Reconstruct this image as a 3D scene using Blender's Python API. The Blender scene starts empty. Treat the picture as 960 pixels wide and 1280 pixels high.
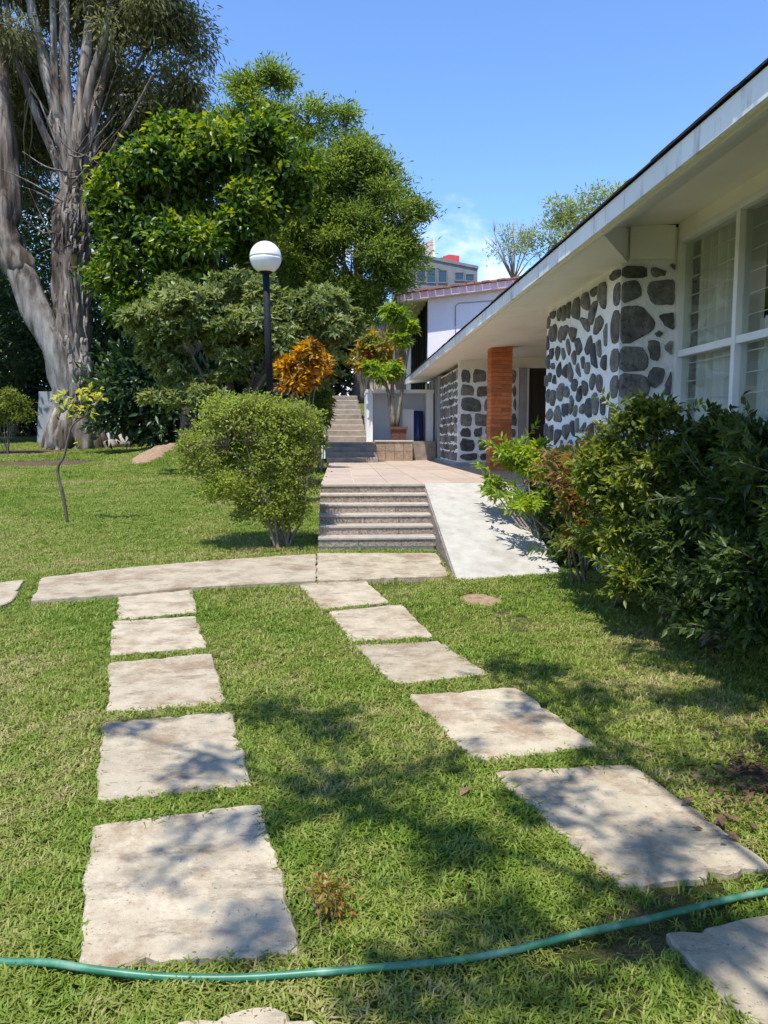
import bpy, math, random
import numpy as np
from mathutils import Vector, noise as mnoise
random.seed(7); RNG = np.random.default_rng(11)
R = math.radians

# ------------------------------------------------------------------ camera
EYE = 1.7; F = 960.0
THETA = math.atan(95 / F); PSI = math.atan(55 / F * math.cos(THETA))
scene = bpy.context.scene
cam = bpy.data.cameras.new("camera"); cam_o = bpy.data.objects.new("camera", cam)
scene.collection.objects.link(cam_o)
cam.sensor_fit = 'HORIZONTAL'; cam.sensor_width = 36; cam.lens = 36; cam.clip_start = 0.05; cam.clip_end = 6000
cam_o.location = (0, 0, EYE); cam_o.rotation_euler = (math.pi / 2 - THETA, 0, -PSI)
scene.camera = cam_o
scene.render.resolution_x = 768; scene.render.resolution_y = 1024

# ------------------------------------------------------------------ world, sun, exposure
SUN_V = Vector((-0.17, -0.38, 1.0)).normalized()          # towards the sun
SUN_EL = math.asin(SUN_V.z); SUN_AZ = math.atan2(SUN_V.x, SUN_V.y)
world = bpy.data.worlds.new("World"); scene.world = world; world.use_nodes = True
wn = world.node_tree.nodes; wl = world.node_tree.links; wn.clear()
wout = wn.new('ShaderNodeOutputWorld'); wbg = wn.new('ShaderNodeBackground')
wsky = wn.new('ShaderNodeTexSky'); wsky.sky_type = 'NISHITA'; wsky.sun_disc = False
wsky.sun_elevation = SUN_EL; wsky.sun_rotation = SUN_AZ
wsky.air_density = 1.0; wsky.dust_density = 0.0; wsky.ozone_density = 9.0; wsky.altitude = 1800
wbg.inputs['Strength'].default_value = 0.133
# fair-weather clouds low over the horizon, all round
wtc = wn.new('ShaderNodeTexCoord'); wsep = wn.new('ShaderNodeSeparateXYZ')
wl.new(wtc.outputs['Generated'], wsep.inputs[0])
wmp = wn.new('ShaderNodeMapping'); wmp.inputs['Scale'].default_value = (1, 1, 2.0); wmp.inputs['Location'].default_value = (1.7, 0.4, 0.2)
wl.new(wtc.outputs['Generated'], wmp.inputs[0])
wnz = wn.new('ShaderNodeTexNoise'); wnz.inputs['Scale'].default_value = 5.5; wnz.inputs['Detail'].default_value = 8; wnz.inputs['Roughness'].default_value = 0.58
wl.new(wmp.outputs[0], wnz.inputs['Vector'])
wr1 = wn.new('ShaderNodeMapRange'); wr1.inputs['From Min'].default_value = 0.02; wr1.inputs['From Max'].default_value = 0.42
wr1.inputs['To Min'].default_value = 0.22; wr1.inputs['To Max'].default_value = -0.30
wl.new(wsep.outputs['Z'], wr1.inputs['Value'])
wad = wn.new('ShaderNodeMath'); wad.operation = 'ADD'; wl.new(wnz.outputs[0], wad.inputs[0]); wl.new(wr1.outputs[0], wad.inputs[1])
wr2 = wn.new('ShaderNodeMapRange'); wr2.inputs['From Min'].default_value = 0.48; wr2.inputs['From Max'].default_value = 0.72
wr2.interpolation_type = 'SMOOTHSTEP'
wl.new(wad.outputs[0], wr2.inputs['Value'])
wmx = wn.new('ShaderNodeMix'); wmx.data_type = 'RGBA'
wl.new(wr2.outputs[0], wmx.inputs['Factor']); wl.new(wsky.outputs[0], wmx.inputs['A']); wmx.inputs['B'].default_value = (4.3, 4.5, 4.85, 1)
wl.new(wmx.outputs['Result'], wbg.inputs['Color']); wl.new(wbg.outputs[0], wout.inputs[0])

sun = bpy.data.lights.new("sun", 'SUN'); sun.energy = 2.65; sun.angle = R(0.53); sun.color = (1.0, 0.955, 0.88)
sun_o = bpy.data.objects.new("sun", sun); scene.collection.objects.link(sun_o)
sun_o.location = (0, 0, 30); sun_o.rotation_euler = (-SUN_V).to_track_quat('-Z', 'Y').to_euler()
vs = scene.view_settings; vs.view_transform = 'Standard'; vs.look = 'None'; vs.exposure = 1.3; vs.gamma = 1; vs.use_curve_mapping = False
scene.render.engine = 'CYCLES'
scene.cycles.max_bounces = 6; scene.cycles.diffuse_bounces = 4; scene.cycles.glossy_bounces = 2; scene.cycles.transparent_max_bounces = 8

# ------------------------------------------------------------------ pixel -> place (photograph 960 x 1280)
SL = 0.042                                                 # the lawn climbs gently away from the viewer
FW = Vector((math.sin(PSI) * math.cos(THETA), math.cos(PSI) * math.cos(THETA), -math.sin(THETA)))
RT = Vector((math.cos(PSI), -math.sin(PSI), 0)); UP = RT.cross(FW)
def ray(px, py): return FW + RT * ((px - 480) / F) - UP * ((py - 640) / F)
def at(px, py, Y):
    d = ray(px, py); return Vector((0, 0, EYE)) + d * (Y / d.y)
def gnd(px, py, off=0.0):
    d = ray(px, py); t = (off - EYE) / (d.z - SL * d.y); return Vector((0, 0, EYE)) + d * t
def onz(px, py, z):
    d = ray(px, py); return Vector((0, 0, EYE)) + d * ((z - EYE) / d.z)
def onx(px, py, X):
    d = ray(px, py); return Vector((0, 0, EYE)) + d * (X / d.x)
def sstep(a, b, x):
    t = min(1, max(0, (x - a) / (b - a))); return t * t * (3 - 2 * t)
def ground_z(X, Y):
    z = SL * max(-30, min(Y, 60))
    z += 1.7 * sstep(19.6, 27.5, Y) * sstep(-7.5, -1.2, X)
    if Y > 60: z += 0.012 * (Y - 60)
    return z

# ------------------------------------------------------------------ materials
MATS = {}
def ramp(nt, cols, fac, interp='LINEAR'):
    r = nt.nodes.new('ShaderNodeValToRGB'); e = r.color_ramp.elements; r.color_ramp.interpolation = interp
    while len(e) < len(cols): e.new(0.5)
    for i, (p, c) in enumerate(cols):
        e[i].position = p; e[i].color = (c[0], c[1], c[2], 1)
    nt.links.new(fac, r.inputs['Fac']); return r.outputs['Color']
def new_mat(name):
    m = bpy.data.materials.new(name); m.use_nodes = True; nt = m.node_tree; nt.nodes.clear()
    out = nt.nodes.new('ShaderNodeOutputMaterial'); b = nt.nodes.new('ShaderNodeBsdfPrincipled')
    nt.links.new(b.outputs[0], out.inputs['Surface']); MATS[name] = m
    return m, nt, b, out
def tnoise(nt, scale, detail=4, rough=0.55, coord='Object', stretch=None, rnd=False):
    tc = nt.nodes.new('ShaderNodeTexCoord'); src = tc.outputs[coord] if coord != 'World' else nt.nodes.new('ShaderNodeNewGeometry').outputs['Position']
    if stretch:
        mp = nt.nodes.new('ShaderNodeMapping'); mp.inputs['Scale'].default_value = stretch; nt.links.new(src, mp.inputs[0]); src = mp.outputs[0]
    if rnd:
        oi = nt.nodes.new('ShaderNodeObjectInfo'); mu = nt.nodes.new('ShaderNodeVectorMath'); mu.operation = 'MULTIPLY_ADD'
        cx = nt.nodes.new('ShaderNodeCombineXYZ'); nt.links.new(oi.outputs['Random'], cx.inputs[0]); nt.links.new(oi.outputs['Random'], cx.inputs[1])
        nt.links.new(cx.outputs[0], mu.inputs[0]); mu.inputs[1].default_value = (37, 91, 13); nt.links.new(src, mu.inputs[2]); src = mu.outputs[0]
    n = nt.nodes.new('ShaderNodeTexNoise'); n.inputs['Scale'].default_value = scale; n.inputs['Detail'].default_value = detail; n.inputs['Roughness'].default_value = rough
    nt.links.new(src, n.inputs['Vector']); return n.outputs[0]
def mixc(nt, fac, a, b, mode='MIX'):
    m = nt.nodes.new('ShaderNodeMix'); m.data_type = 'RGBA'; m.blend_type = mode
    for s, v in (('Factor', fac), ('A', a), ('B', b)):
        if isinstance(v, (int, float)): m.inputs[s].default_value = v
        elif isinstance(v, tuple): m.inputs[s].default_value = (*v, 1)
        else: nt.links.new(v, m.inputs[s])
    return m.outputs['Result']
def bump(nt, b, h, strength=0.3, dist=0.01):
    n = nt.nodes.new('ShaderNodeBump'); n.inputs['Strength'].default_value = strength; n.inputs['Distance'].default_value = dist
    nt.links.new(h, n.inputs['Height']); nt.links.new(n.outputs[0], b.inputs['Normal'])
def obj_random(nt):
    return nt.nodes.new('ShaderNodeObjectInfo').outputs['Random']
def surf(name, c1, c2, scale=6, rough=0.7, bmp=0.3, bs=40, bd=0.004, spec=0.3, var=0.0, stretch=None, coord='Object', stain=None, stain_scale=2.0, stain_rng=(0.52, 0.68)):
    """plain painted or mineral surface: two tones, grain relief, optional stains and a little variation from piece to piece"""
    m, nt, b, o = new_mat(name)
    col = ramp(nt, [(0.3, c1), (0.7, c2)], tnoise(nt, scale, 6, 0.6, coord, stretch, rnd=var > 0))
    if stain:
        f = ramp(nt, [(stain_rng[0], (0, 0, 0)), (stain_rng[1], (1, 1, 1))], tnoise(nt, stain_scale, 7, 0.65, coord, stretch, rnd=var > 0))
        col = mixc(nt, f, col, stain)
    if var > 0:
        f = ramp(nt, [(0, (1 - var,) * 3), (1, (1 + var * 0.6,) * 3)], obj_random(nt))
        col = mixc(nt, 1.0, col, f, 'MULTIPLY')
    nt.links.new(col, b.inputs['Base Color']); b.inputs['Roughness'].default_value = rough; b.inputs['Specular IOR Level'].default_value = spec
    if bmp: bump(nt, b, tnoise(nt, bs, 5, 0.6, coord), bmp, bd)
    return m
def leaf_mat(name, cols, trans=0.35, rough=0.42, patch=None, spec=0.5, nscale=0.5):
    """foliage: tone per leaf (each leaf is a mesh island), slow tone drift through the crown, light through the blade"""
    m, nt, b, o = new_mat(name)
    g = nt.nodes.new('ShaderNodeNewGeometry')
    n = tnoise(nt, nscale, 3, 0.5, 'World')
    mr = nt.nodes.new('ShaderNodeMath'); mr.operation = 'MULTIPLY_ADD'; nt.links.new(g.outputs['Random Per Island'], mr.inputs[0]); mr.inputs[1].default_value = 0.62
    mn = nt.nodes.new('ShaderNodeMath'); mn.operation = 'MULTIPLY_ADD'; nt.links.new(n, mn.inputs[0]); mn.inputs[1].default_value = 1.3; mn.inputs[2].default_value = -0.46
    nt.links.new(mn.outputs[0], mr.inputs[2])
    k = len(cols); col = ramp(nt, [(0.02 + 0.96 * i / max(1, k - 1), c) for i, c in enumerate(cols)], mr.outputs[0])
    nt.links.new(col, b.inputs['Base Color']); b.inputs['Roughness'].default_value = rough; b.inputs['Specular IOR Level'].default_value = spec
    tr = nt.nodes.new('ShaderNodeBsdfTranslucent'); hs = nt.nodes.new('ShaderNodeHueSaturation'); hs.inputs['Value'].default_value = 1.7; hs.inputs['Saturation'].default_value = 1.1; hs.inputs['Hue'].default_value = 0.485
    nt.links.new(col, hs.inputs['Color']); nt.links.new(hs.outputs[0], tr.inputs['Color'])
    mx = nt.nodes.new('ShaderNodeMixShader'); mx.inputs[0].default_value = trans
    nt.links.new(b.outputs[0], mx.inputs[1]); nt.links.new(tr.outputs[0], mx.inputs[2]); nt.links.new(mx.outputs[0], o.inputs['Surface'])
    return m

def mat_concrete():
    m, nt, b, o = new_mat('concrete')
    col = ramp(nt, [(0.28, (0.33, 0.275, 0.195)), (0.5, (0.44, 0.375, 0.27)), (0.72, (0.52, 0.45, 0.33))], tnoise(nt, 6, 9, 0.68, 'Object', rnd=True))
    f = ramp(nt, [(0.49, (0, 0, 0)), (0.62, (0.85, 0.85, 0.85))], tnoise(nt, 2.6, 10, 0.74, 'Object', rnd=True)); col = mixc(nt, f, col, (0.27, 0.19, 0.12))
    f = ramp(nt, [(0.53, (0, 0, 0)), (0.64, (0.8, 0.8, 0.8))], tnoise(nt, 5.5, 10, 0.78, 'Object', stretch=(0.6, 1.6, 1), rnd=True)); col = mixc(nt, f, col, (0.19, 0.15, 0.11))
    f = ramp(nt, [(0.56, (0, 0, 0)), (0.68, (0.45, 0.45, 0.45))], tnoise(nt, 13, 8, 0.75, 'Object', rnd=True)); col = mixc(nt, f, col, (0.56, 0.50, 0.40))
    f = ramp(nt, [(0.64, (0, 0, 0)), (0.70, (0.9, 0.9, 0.9))], tnoise(nt, 55, 3, 0.6, 'Object', rnd=True)); col = mixc(nt, f, col, (0.17, 0.14, 0.10))
    f = ramp(nt, [(0, (0.86,)*3), (1, (1.06,)*3)], obj_random(nt)); col = mixc(nt, 1.0, col, f, 'MULTIPLY')
    nt.links.new(col, b.inputs['Base Color']); b.inputs['Roughness'].default_value = 0.9; b.inputs['Specular IOR Level'].default_value = 0.12
    bump(nt, b, tnoise(nt, 38, 7, 0.7, 'Object', rnd=True), 0.7, 0.012)
mat_concrete()
surf('ramp_concrete', (0.36, 0.34, 0.295), (0.45, 0.425, 0.375), 9, 0.8, 0.35, 50, 0.004, 0.2, 0, stain=(0.28, 0.25, 0.205), stain_scale=2.6, stain_rng=(0.5, 0.72))
surf('cream_paint', (0.84, 0.80, 0.69), (0.89, 0.85, 0.74), 1.5, 0.6, 0.12, 30, 0.003, 0.3, stain=(0.74, 0.67, 0.53), stain_scale=1.4, stain_rng=(0.52, 0.8))
surf('fascia_paint', (0.76, 0.75, 0.72), (0.86, 0.85, 0.82), 3, 0.6, 0.15, 30, 0.003, 0.3, 0.10, stretch=(1, 1, 0.25), stain=(0.36, 0.33, 0.29), stain_scale=6, stain_rng=(0.54, 0.74))
surf('white_paint', (0.72, 0.72, 0.70), (0.82, 0.82, 0.80), 4, 0.5, 0.15, 40, 0.003, 0.4)
surf('mortar_paint', (0.80, 0.80, 0.78), (0.90, 0.90, 0.88), 9, 0.75, 0.9, 22, 0.03, 0.2, stain=(0.62, 0.61, 0.57), stain_scale=7, stain_rng=(0.58, 0.76))
def mat_stone():
    m, nt, b, o = new_mat('wall_stone')
    n1 = tnoise(nt, 9, 8, 0.7, 'Object', rnd=True); n2 = tnoise(nt, 34, 5, 0.65, 'Object', rnd=True)
    col = ramp(nt, [(0.28, (0.065, 0.065, 0.065)), (0.5, (0.17, 0.17, 0.163)), (0.74, (0.31, 0.308, 0.292))], n1)
    col = mixc(nt, ramp(nt, [(0.55, (0, 0, 0)), (0.68, (0.8, 0.8, 0.8))], n2), col, (0.035, 0.035, 0.035))
    tone = ramp(nt, [(0.0, (0.55, 0.54, 0.52)), (0.35, (0.85, 0.86, 0.88)), (0.6, (1.15, 1.12, 1.06)), (0.8, (0.95, 0.85, 0.78)), (1.0, (1.75, 1.74, 1.68))], obj_random(nt))
    nt.links.new(mixc(nt, 1.0, col, tone, 'MULTIPLY'), b.inputs['Base Color']); b.inputs['Roughness'].default_value = 0.85; b.inputs['Specular IOR Level'].default_value = 0.2
    bump(nt, b, n1, 1.0, 0.05)
mat_stone()
surf('shingle', (0.018, 0.017, 0.02), (0.06, 0.05, 0.05), 12, 0.8, 0.5, 40, 0.01)
surf('brick', (0.46, 0.12, 0.04), (0.62, 0.21, 0.08), 14, 0.8, 0.5, 60, 0.005, 0.2, 0.28)
surf('brick_mortar', (0.30, 0.19, 0.13), (0.40, 0.27, 0.19), 14, 0.9, 0.5, 60, 0.004)
surf('floor_tile', (0.40, 0.31, 0.235), (0.50, 0.40, 0.31), 7, 0.55, 0.2, 70, 0.002, 0.4, 0.12, stain=(0.33, 0.27, 0.22), stain_scale=1.2, stain_rng=(0.55, 0.8))
surf('grout', (0.55, 0.50, 0.43), (0.64, 0.59, 0.52), 12, 0.9, 0.3)
surf('tread_stone', (0.33, 0.285, 0.235), (0.47, 0.41, 0.34), 14, 0.7, 0.4, 80, 0.003, 0.3, 0.1)
surf('riser_stone', (0.10, 0.075, 0.058), (0.46, 0.375, 0.30), 42, 0.6, 0.6, 60, 0.006, 0.4, 0.25)
surf('old_step', (0.24, 0.195, 0.15), (0.38, 0.32, 0.255), 9, 0.85, 0.6, 40, 0.006, 0.2, 0.15, stain=(0.22, 0.19, 0.16), stain_scale=3)
surf('tan_stone', (0.27, 0.19, 0.13), (0.42, 0.315, 0.225), 14, 0.85, 0.8, 40, 0.01, 0.2, 0.15, stain=(0.20, 0.14, 0.10), stain_scale=6)
surf('black_metal', (0.010, 0.011, 0.014), (0.02, 0.022, 0.026), 20, 0.7, 0.15, 60, 0.002, 0.15)
surf('steel_bar', (0.62, 0.63, 0.62), (0.74, 0.75, 0.74), 20, 0.45, 0, spec=0.5)
surf('terracotta', (0.09, 0.04, 0.025), (0.16, 0.075, 0.05), 18, 0.8, 0.4)
surf('soil', (0.20, 0.13, 0.08), (0.40, 0.28, 0.19), 14, 0.95, 0.8, 40, 0.02, 0.1)
surf('dark_soil', (0.06, 0.042, 0.028), (0.14, 0.10, 0.07), 9, 0.95, 0.8, 30, 0.02, 0.1)
surf('rock', (0.22, 0.19, 0.16), (0.40, 0.36, 0.31), 5, 0.85, 0.7, 20, 0.02, 0.2)
surf('lavender_wall', (0.82, 0.75, 0.88), (0.87, 0.80, 0.92), 2, 0.7, 0.1)
surf('pink_paint', (0.82, 0.52, 0.58), (0.86, 0.58, 0.63), 3, 0.6, 0.1)
surf('roof_tile_red', (0.26, 0.10, 0.09), (0.42, 0.19, 0.16), 8, 0.8, 0.4, var=0.25)
surf('grey_render', (0.17, 0.175, 0.185), (0.23, 0.235, 0.245), 2, 0.8, 0.1)
surf('pale_pink_render', (0.56, 0.44, 0.40), (0.66, 0.53, 0.48), 2, 0.8, 0.1)
surf('red_paint', (0.50, 0.06, 0.06), (0.62, 0.10, 0.10), 5, 0.5, 0)
surf('blue_plastic', (0.010, 0.018, 0.07), (0.015, 0.028, 0.11), 5, 0.4, 0)
surf('pale_blue_paint', (0.62, 0.68, 0.76), (0.70, 0.75, 0.82), 4, 0.6, 0.1)
surf('dark_wood_and_shade', (0.018, 0.014, 0.011), (0.045, 0.034, 0.026), 8, 0.5, 0.2, stretch=(1, 1, 0.1))
surf('interior', (0.22, 0.20, 0.17), (0.28, 0.26, 0.22), 2, 0.9, 0)
surf('curtain', (0.70, 0.68, 0.62), (0.82, 0.80, 0.75), 3, 0.9, 0.1)
surf('grey_panel', (0.24, 0.25, 0.245), (0.34, 0.345, 0.34), 4, 0.6, 0.1, stretch=(3, 3, 0.3))
surf('dry_leaf', (0.07, 0.04, 0.022), (0.19, 0.12, 0.07), 25, 0.8, 0.3, var=0.4)
surf('grey_concrete', (0.26, 0.27, 0.28), (0.36, 0.37, 0.38), 4, 0.8, 0.3)
surf('bare_twig', (0.26, 0.23, 0.20), (0.36, 0.33, 0.29), 8, 0.85, 0)

def mat_bark(name, cols, scale, st):
    m, nt, b, o = new_mat(name)
    n1 = tnoise(nt, scale, 7, 0.62, 'Object', st); n2 = tnoise(nt, scale * 0.25, 3, 0.5, 'Object', st)
    a = nt.nodes.new('ShaderNodeMath'); a.operation = 'MULTIPLY_ADD'; nt.links.new(n2, a.inputs[0]); a.inputs[1].default_value = 0.9; nt.links.new(n1, a.inputs[2])
    s = nt.nodes.new('ShaderNodeMath'); s.operation = 'MULTIPLY'; nt.links.new(a.outputs[0], s.inputs[0]); s.inputs[1].default_value = 0.53
    col = ramp(nt, cols, s.outputs[0]); nt.links.new(col, b.inputs['Base Color']); b.inputs['Roughness'].default_value = 0.85; b.inputs['Specular IOR Level'].default_value = 0.15
    bump(nt, b, n1, 1.0, 0.09); return m
mat_bark('euc_bark', [(0.36, (0.035, 0.026, 0.02)), (0.46, (0.115, 0.088, 0.07)), (0.54, (0.22, 0.185, 0.155)), (0.66, (0.40, 0.365, 0.325))], 4.5, (1, 1, 0.13))
mat_bark('smooth_bark', [(0.36, (0.05, 0.04, 0.032)), (0.45, (0.16, 0.14, 0.12)), (0.54, (0.28, 0.26, 0.235)), (0.68, (0.42, 0.41, 0.39))], 3.6, (1, 1, 0.22))
mat_bark('bark', [(0.3, (0.05, 0.035, 0.025)), (0.5, (0.13, 0.10, 0.075)), (0.7, (0.24, 0.20, 0.16))], 6, (1, 1, 0.2))
mat_bark('shrub_bark', [(0.3, (0.12, 0.095, 0.07)), (0.5, (0.24, 0.20, 0.155)), (0.7, (0.36, 0.31, 0.25))], 12, (1, 1, 0.3))

leaf_mat('leaf_euc', [(0.085, 0.085, 0.035), (0.16, 0.165, 0.065), (0.27, 0.27, 0.12)], 0.4, 0.55, spec=0.15)
leaf_mat('leaf_broad', [(0.022, 0.055, 0.010), (0.05, 0.11, 0.014), (0.14, 0.215, 0.022), (0.33, 0.37, 0.045)], 0.45, 0.36, spec=0.4, nscale=0.9)
leaf_mat('leaf_feather', [(0.09, 0.15, 0.03), (0.16, 0.24, 0.042), (0.26, 0.33, 0.06)], 0.5, 0.5, spec=0.25, nscale=0.8)
leaf_mat('leaf_feather_dark', [(0.075, 0.12, 0.027), (0.14, 0.21, 0.04), (0.26, 0.32, 0.058)], 0.5, 0.5, spec=0.25, nscale=0.8)
leaf_mat('leaf_rosette', [(0.055, 0.085, 0.02), (0.17, 0.215, 0.06), (0.34, 0.38, 0.125)], 0.35, 0.42, spec=0.3, nscale=1.2)
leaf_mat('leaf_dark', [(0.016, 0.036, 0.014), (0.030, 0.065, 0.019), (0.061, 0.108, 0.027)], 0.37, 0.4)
leaf_mat('leaf_topiary', [(0.21, 0.15, 0.085), (0.19, 0.235, 0.05), (0.27, 0.345, 0.055), (0.37, 0.43, 0.085)], 0.45, 0.5, spec=0.25, nscale=2.2)
leaf_mat('leaf_croton', [(0.05, 0.05, 0.012), (0.16, 0.065, 0.018), (0.36, 0.14, 0.02), (0.66, 0.42, 0.04), (0.40, 0.30, 0.035), (0.12, 0.13, 0.02)], 0.45, 0.4, spec=0.3, nscale=4.0)
leaf_mat('leaf_croton_green', [(0.084, 0.144, 0.024), (0.192, 0.228, 0.036), (0.432, 0.264, 0.036), (0.576, 0.240, 0.036)], 0.42, 0.35, nscale=2.0)
leaf_mat('leaf_lime', [(0.09, 0.15, 0.022), (0.20, 0.30, 0.035), (0.33, 0.40, 0.055)], 0.5, 0.42, spec=0.3, nscale=2)
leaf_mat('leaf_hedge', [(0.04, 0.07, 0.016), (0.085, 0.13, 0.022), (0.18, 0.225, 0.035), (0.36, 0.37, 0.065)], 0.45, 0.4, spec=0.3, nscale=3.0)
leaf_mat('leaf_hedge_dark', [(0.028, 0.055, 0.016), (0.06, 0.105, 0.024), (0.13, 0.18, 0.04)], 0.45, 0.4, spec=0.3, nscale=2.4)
leaf_mat('leaf_russet', [(0.07, 0.10, 0.02), (0.15, 0.15, 0.03), (0.30, 0.15, 0.04), (0.16, 0.17, 0.03)], 0.4, 0.4, spec=0.3, nscale=3.5)
leaf_mat('leaf_weed', [(0.18, 0.24, 0.03), (0.26, 0.28, 0.04), (0.36, 0.15, 0.06), (0.24, 0.29, 0.04), (0.30, 0.30, 0.05)], 0.45, 0.4, nscale=9)
leaf_mat('leaf_sapling', [(0.26, 0.30, 0.04), (0.42, 0.44, 0.05), (0.52, 0.50, 0.07)], 0.45, 0.4, spec=0.3)
leaf_mat('leaf_pale', [(0.150, 0.210, 0.068), (0.240, 0.300, 0.090), (0.330, 0.375, 0.135)], 0.47, 0.5)

def mat_grass():
    m, nt, b, o = new_mat('grass')
    g = nt.nodes.new('ShaderNodeNewGeometry')
    big = tnoise(nt, 0.75, 5, 0.6, 'World'); sm = tnoise(nt, 6, 3, 0.6, 'World')
    ad = nt.nodes.new('ShaderNodeMath'); ad.operation = 'MULTIPLY_ADD'; nt.links.new(sm, ad.inputs[0]); ad.inputs[1].default_value = 0.45; nt.links.new(big, ad.inputs[2])
    ad2 = nt.nodes.new('ShaderNodeMath'); ad2.operation = 'MULTIPLY_ADD'; nt.links.new(g.outputs['Random Per Island'], ad2.inputs[0]); ad2.inputs[1].default_value = 0.42; nt.links.new(ad.outputs[0], ad2.inputs[2])
    sc = nt.nodes.new('ShaderNodeMath'); sc.operation = 'MULTIPLY_ADD'; nt.links.new(ad2.outputs[0], sc.inputs[0]); sc.inputs[1].default_value = 1.12; sc.inputs[2].default_value = -0.535
    col = ramp(nt, [(0.06, (0.09, 0.165, 0.016)), (0.32, (0.155, 0.255, 0.027)), (0.56, (0.24, 0.325, 0.048)), (0.76, (0.36, 0.37, 0.10)), (0.94, (0.50, 0.43, 0.22))], sc.outputs[0])
    nt.links.new(col, b.inputs['Base Color']); b.inputs['Roughness'].default_value = 0.5; b.inputs['Specular IOR Level'].default_value = 0.3
    tr = nt.nodes.new('ShaderNodeBsdfTranslucent'); nt.links.new(col, tr.inputs['Color'])
    mx = nt.nodes.new('ShaderNodeMixShader'); mx.inputs[0].default_value = 0.4
    nt.links.new(b.outputs[0], mx.inputs[1]); nt.links.new(tr.outputs[0], mx.inputs[2]); nt.links.new(mx.outputs[0], o.inputs['Surface'])
mat_grass()
def mat_turf():
    m, nt, b, o = new_mat('turf')
    n = tnoise(nt, 2.2, 6, 0.65, 'World'); n2 = tnoise(nt, 110, 5, 0.75, 'World')
    c1 = ramp(nt, [(0.3, (0.085, 0.125, 0.022)), (0.5, (0.13, 0.145, 0.04)), (0.68, (0.22, 0.17, 0.095))], n)
    c2 = ramp(nt, [(0.35, (0.35, 0.35, 0.35)), (0.65, (1.6, 1.6, 1.6))], n2)
    nt.links.new(mixc(nt, 1.0, c1, c2, 'MULTIPLY'), b.inputs['Base Color']); b.inputs['Roughness'].default_value = 0.95; b.inputs['Specular IOR Level'].default_value = 0.1
    bump(nt, b, n2, 1.0, 0.03)
mat_turf()
def mat_glass():
    m, nt, b, o = new_mat('window_glass')
    tp = nt.nodes.new('ShaderNodeBsdfTransparent'); tp.inputs[0].default_value = (0.90, 0.92, 0.90, 1)
    gl = nt.nodes.new('ShaderNodeBsdfGlossy'); gl.inputs['Roughness'].default_value = 0.02; gl.inputs['Color'].default_value = (0.9, 0.95, 0.95, 1)
    lw = nt.nodes.new('ShaderNodeLayerWeight'); pw_ = nt.nodes.new('ShaderNodeMath'); pw_.operation = 'POWER'; pw_.inputs[1].default_value = 4.5; nt.links.new(lw.outputs['Facing'], pw_.inputs[0])
    fr = nt.nodes.new('ShaderNodeMath'); fr.operation = 'MULTIPLY_ADD'; fr.inputs[1].default_value = 0.7; fr.inputs[2].default_value = 0.03; nt.links.new(pw_.outputs[0], fr.inputs[0])
    mx = nt.nodes.new('ShaderNodeMixShader'); nt.links.new(fr.outputs[0], mx.inputs[0])
    nt.links.new(tp.outputs[0], mx.inputs[1]); nt.links.new(gl.outputs[0], mx.inputs[2]); nt.links.new(mx.outputs[0], o.inputs['Surface'])
mat_glass()
def mat_dark_glass():
    m, nt, b, o = new_mat('dark_glass'); b.inputs['Base Color'].default_value = (0.03, 0.045, 0.06, 1); b.inputs['Roughness'].default_value = 0.06; b.inputs['Specular IOR Level'].default_value = 0.8
mat_dark_glass()
def mat_globe():
    m, nt, b, o = new_mat('opal_globe')
    b.inputs['Base Color'].default_value = (0.84, 0.82, 0.76, 1); b.inputs['Roughness'].default_value = 0.25; b.inputs['Specular IOR Level'].default_value = 0.4
    b.inputs['Subsurface Weight'].default_value = 0.25; b.inputs['Subsurface Radius'].default_value = (0.1, 0.1, 0.09)
mat_globe()
def mat_hose():
    m, nt, b, o = new_mat('hose_rubber')
    n = tnoise(nt, 9, 5, 0.6); col = ramp(nt, [(0.3, (0.02, 0.11, 0.06)), (0.52, (0.04, 0.18, 0.10)), (0.7, (0.17, 0.30, 0.21))], n)
    nt.links.new(col, b.inputs['Base Color']); b.inputs['Roughness'].default_value = 0.42
mat_hose()

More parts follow.
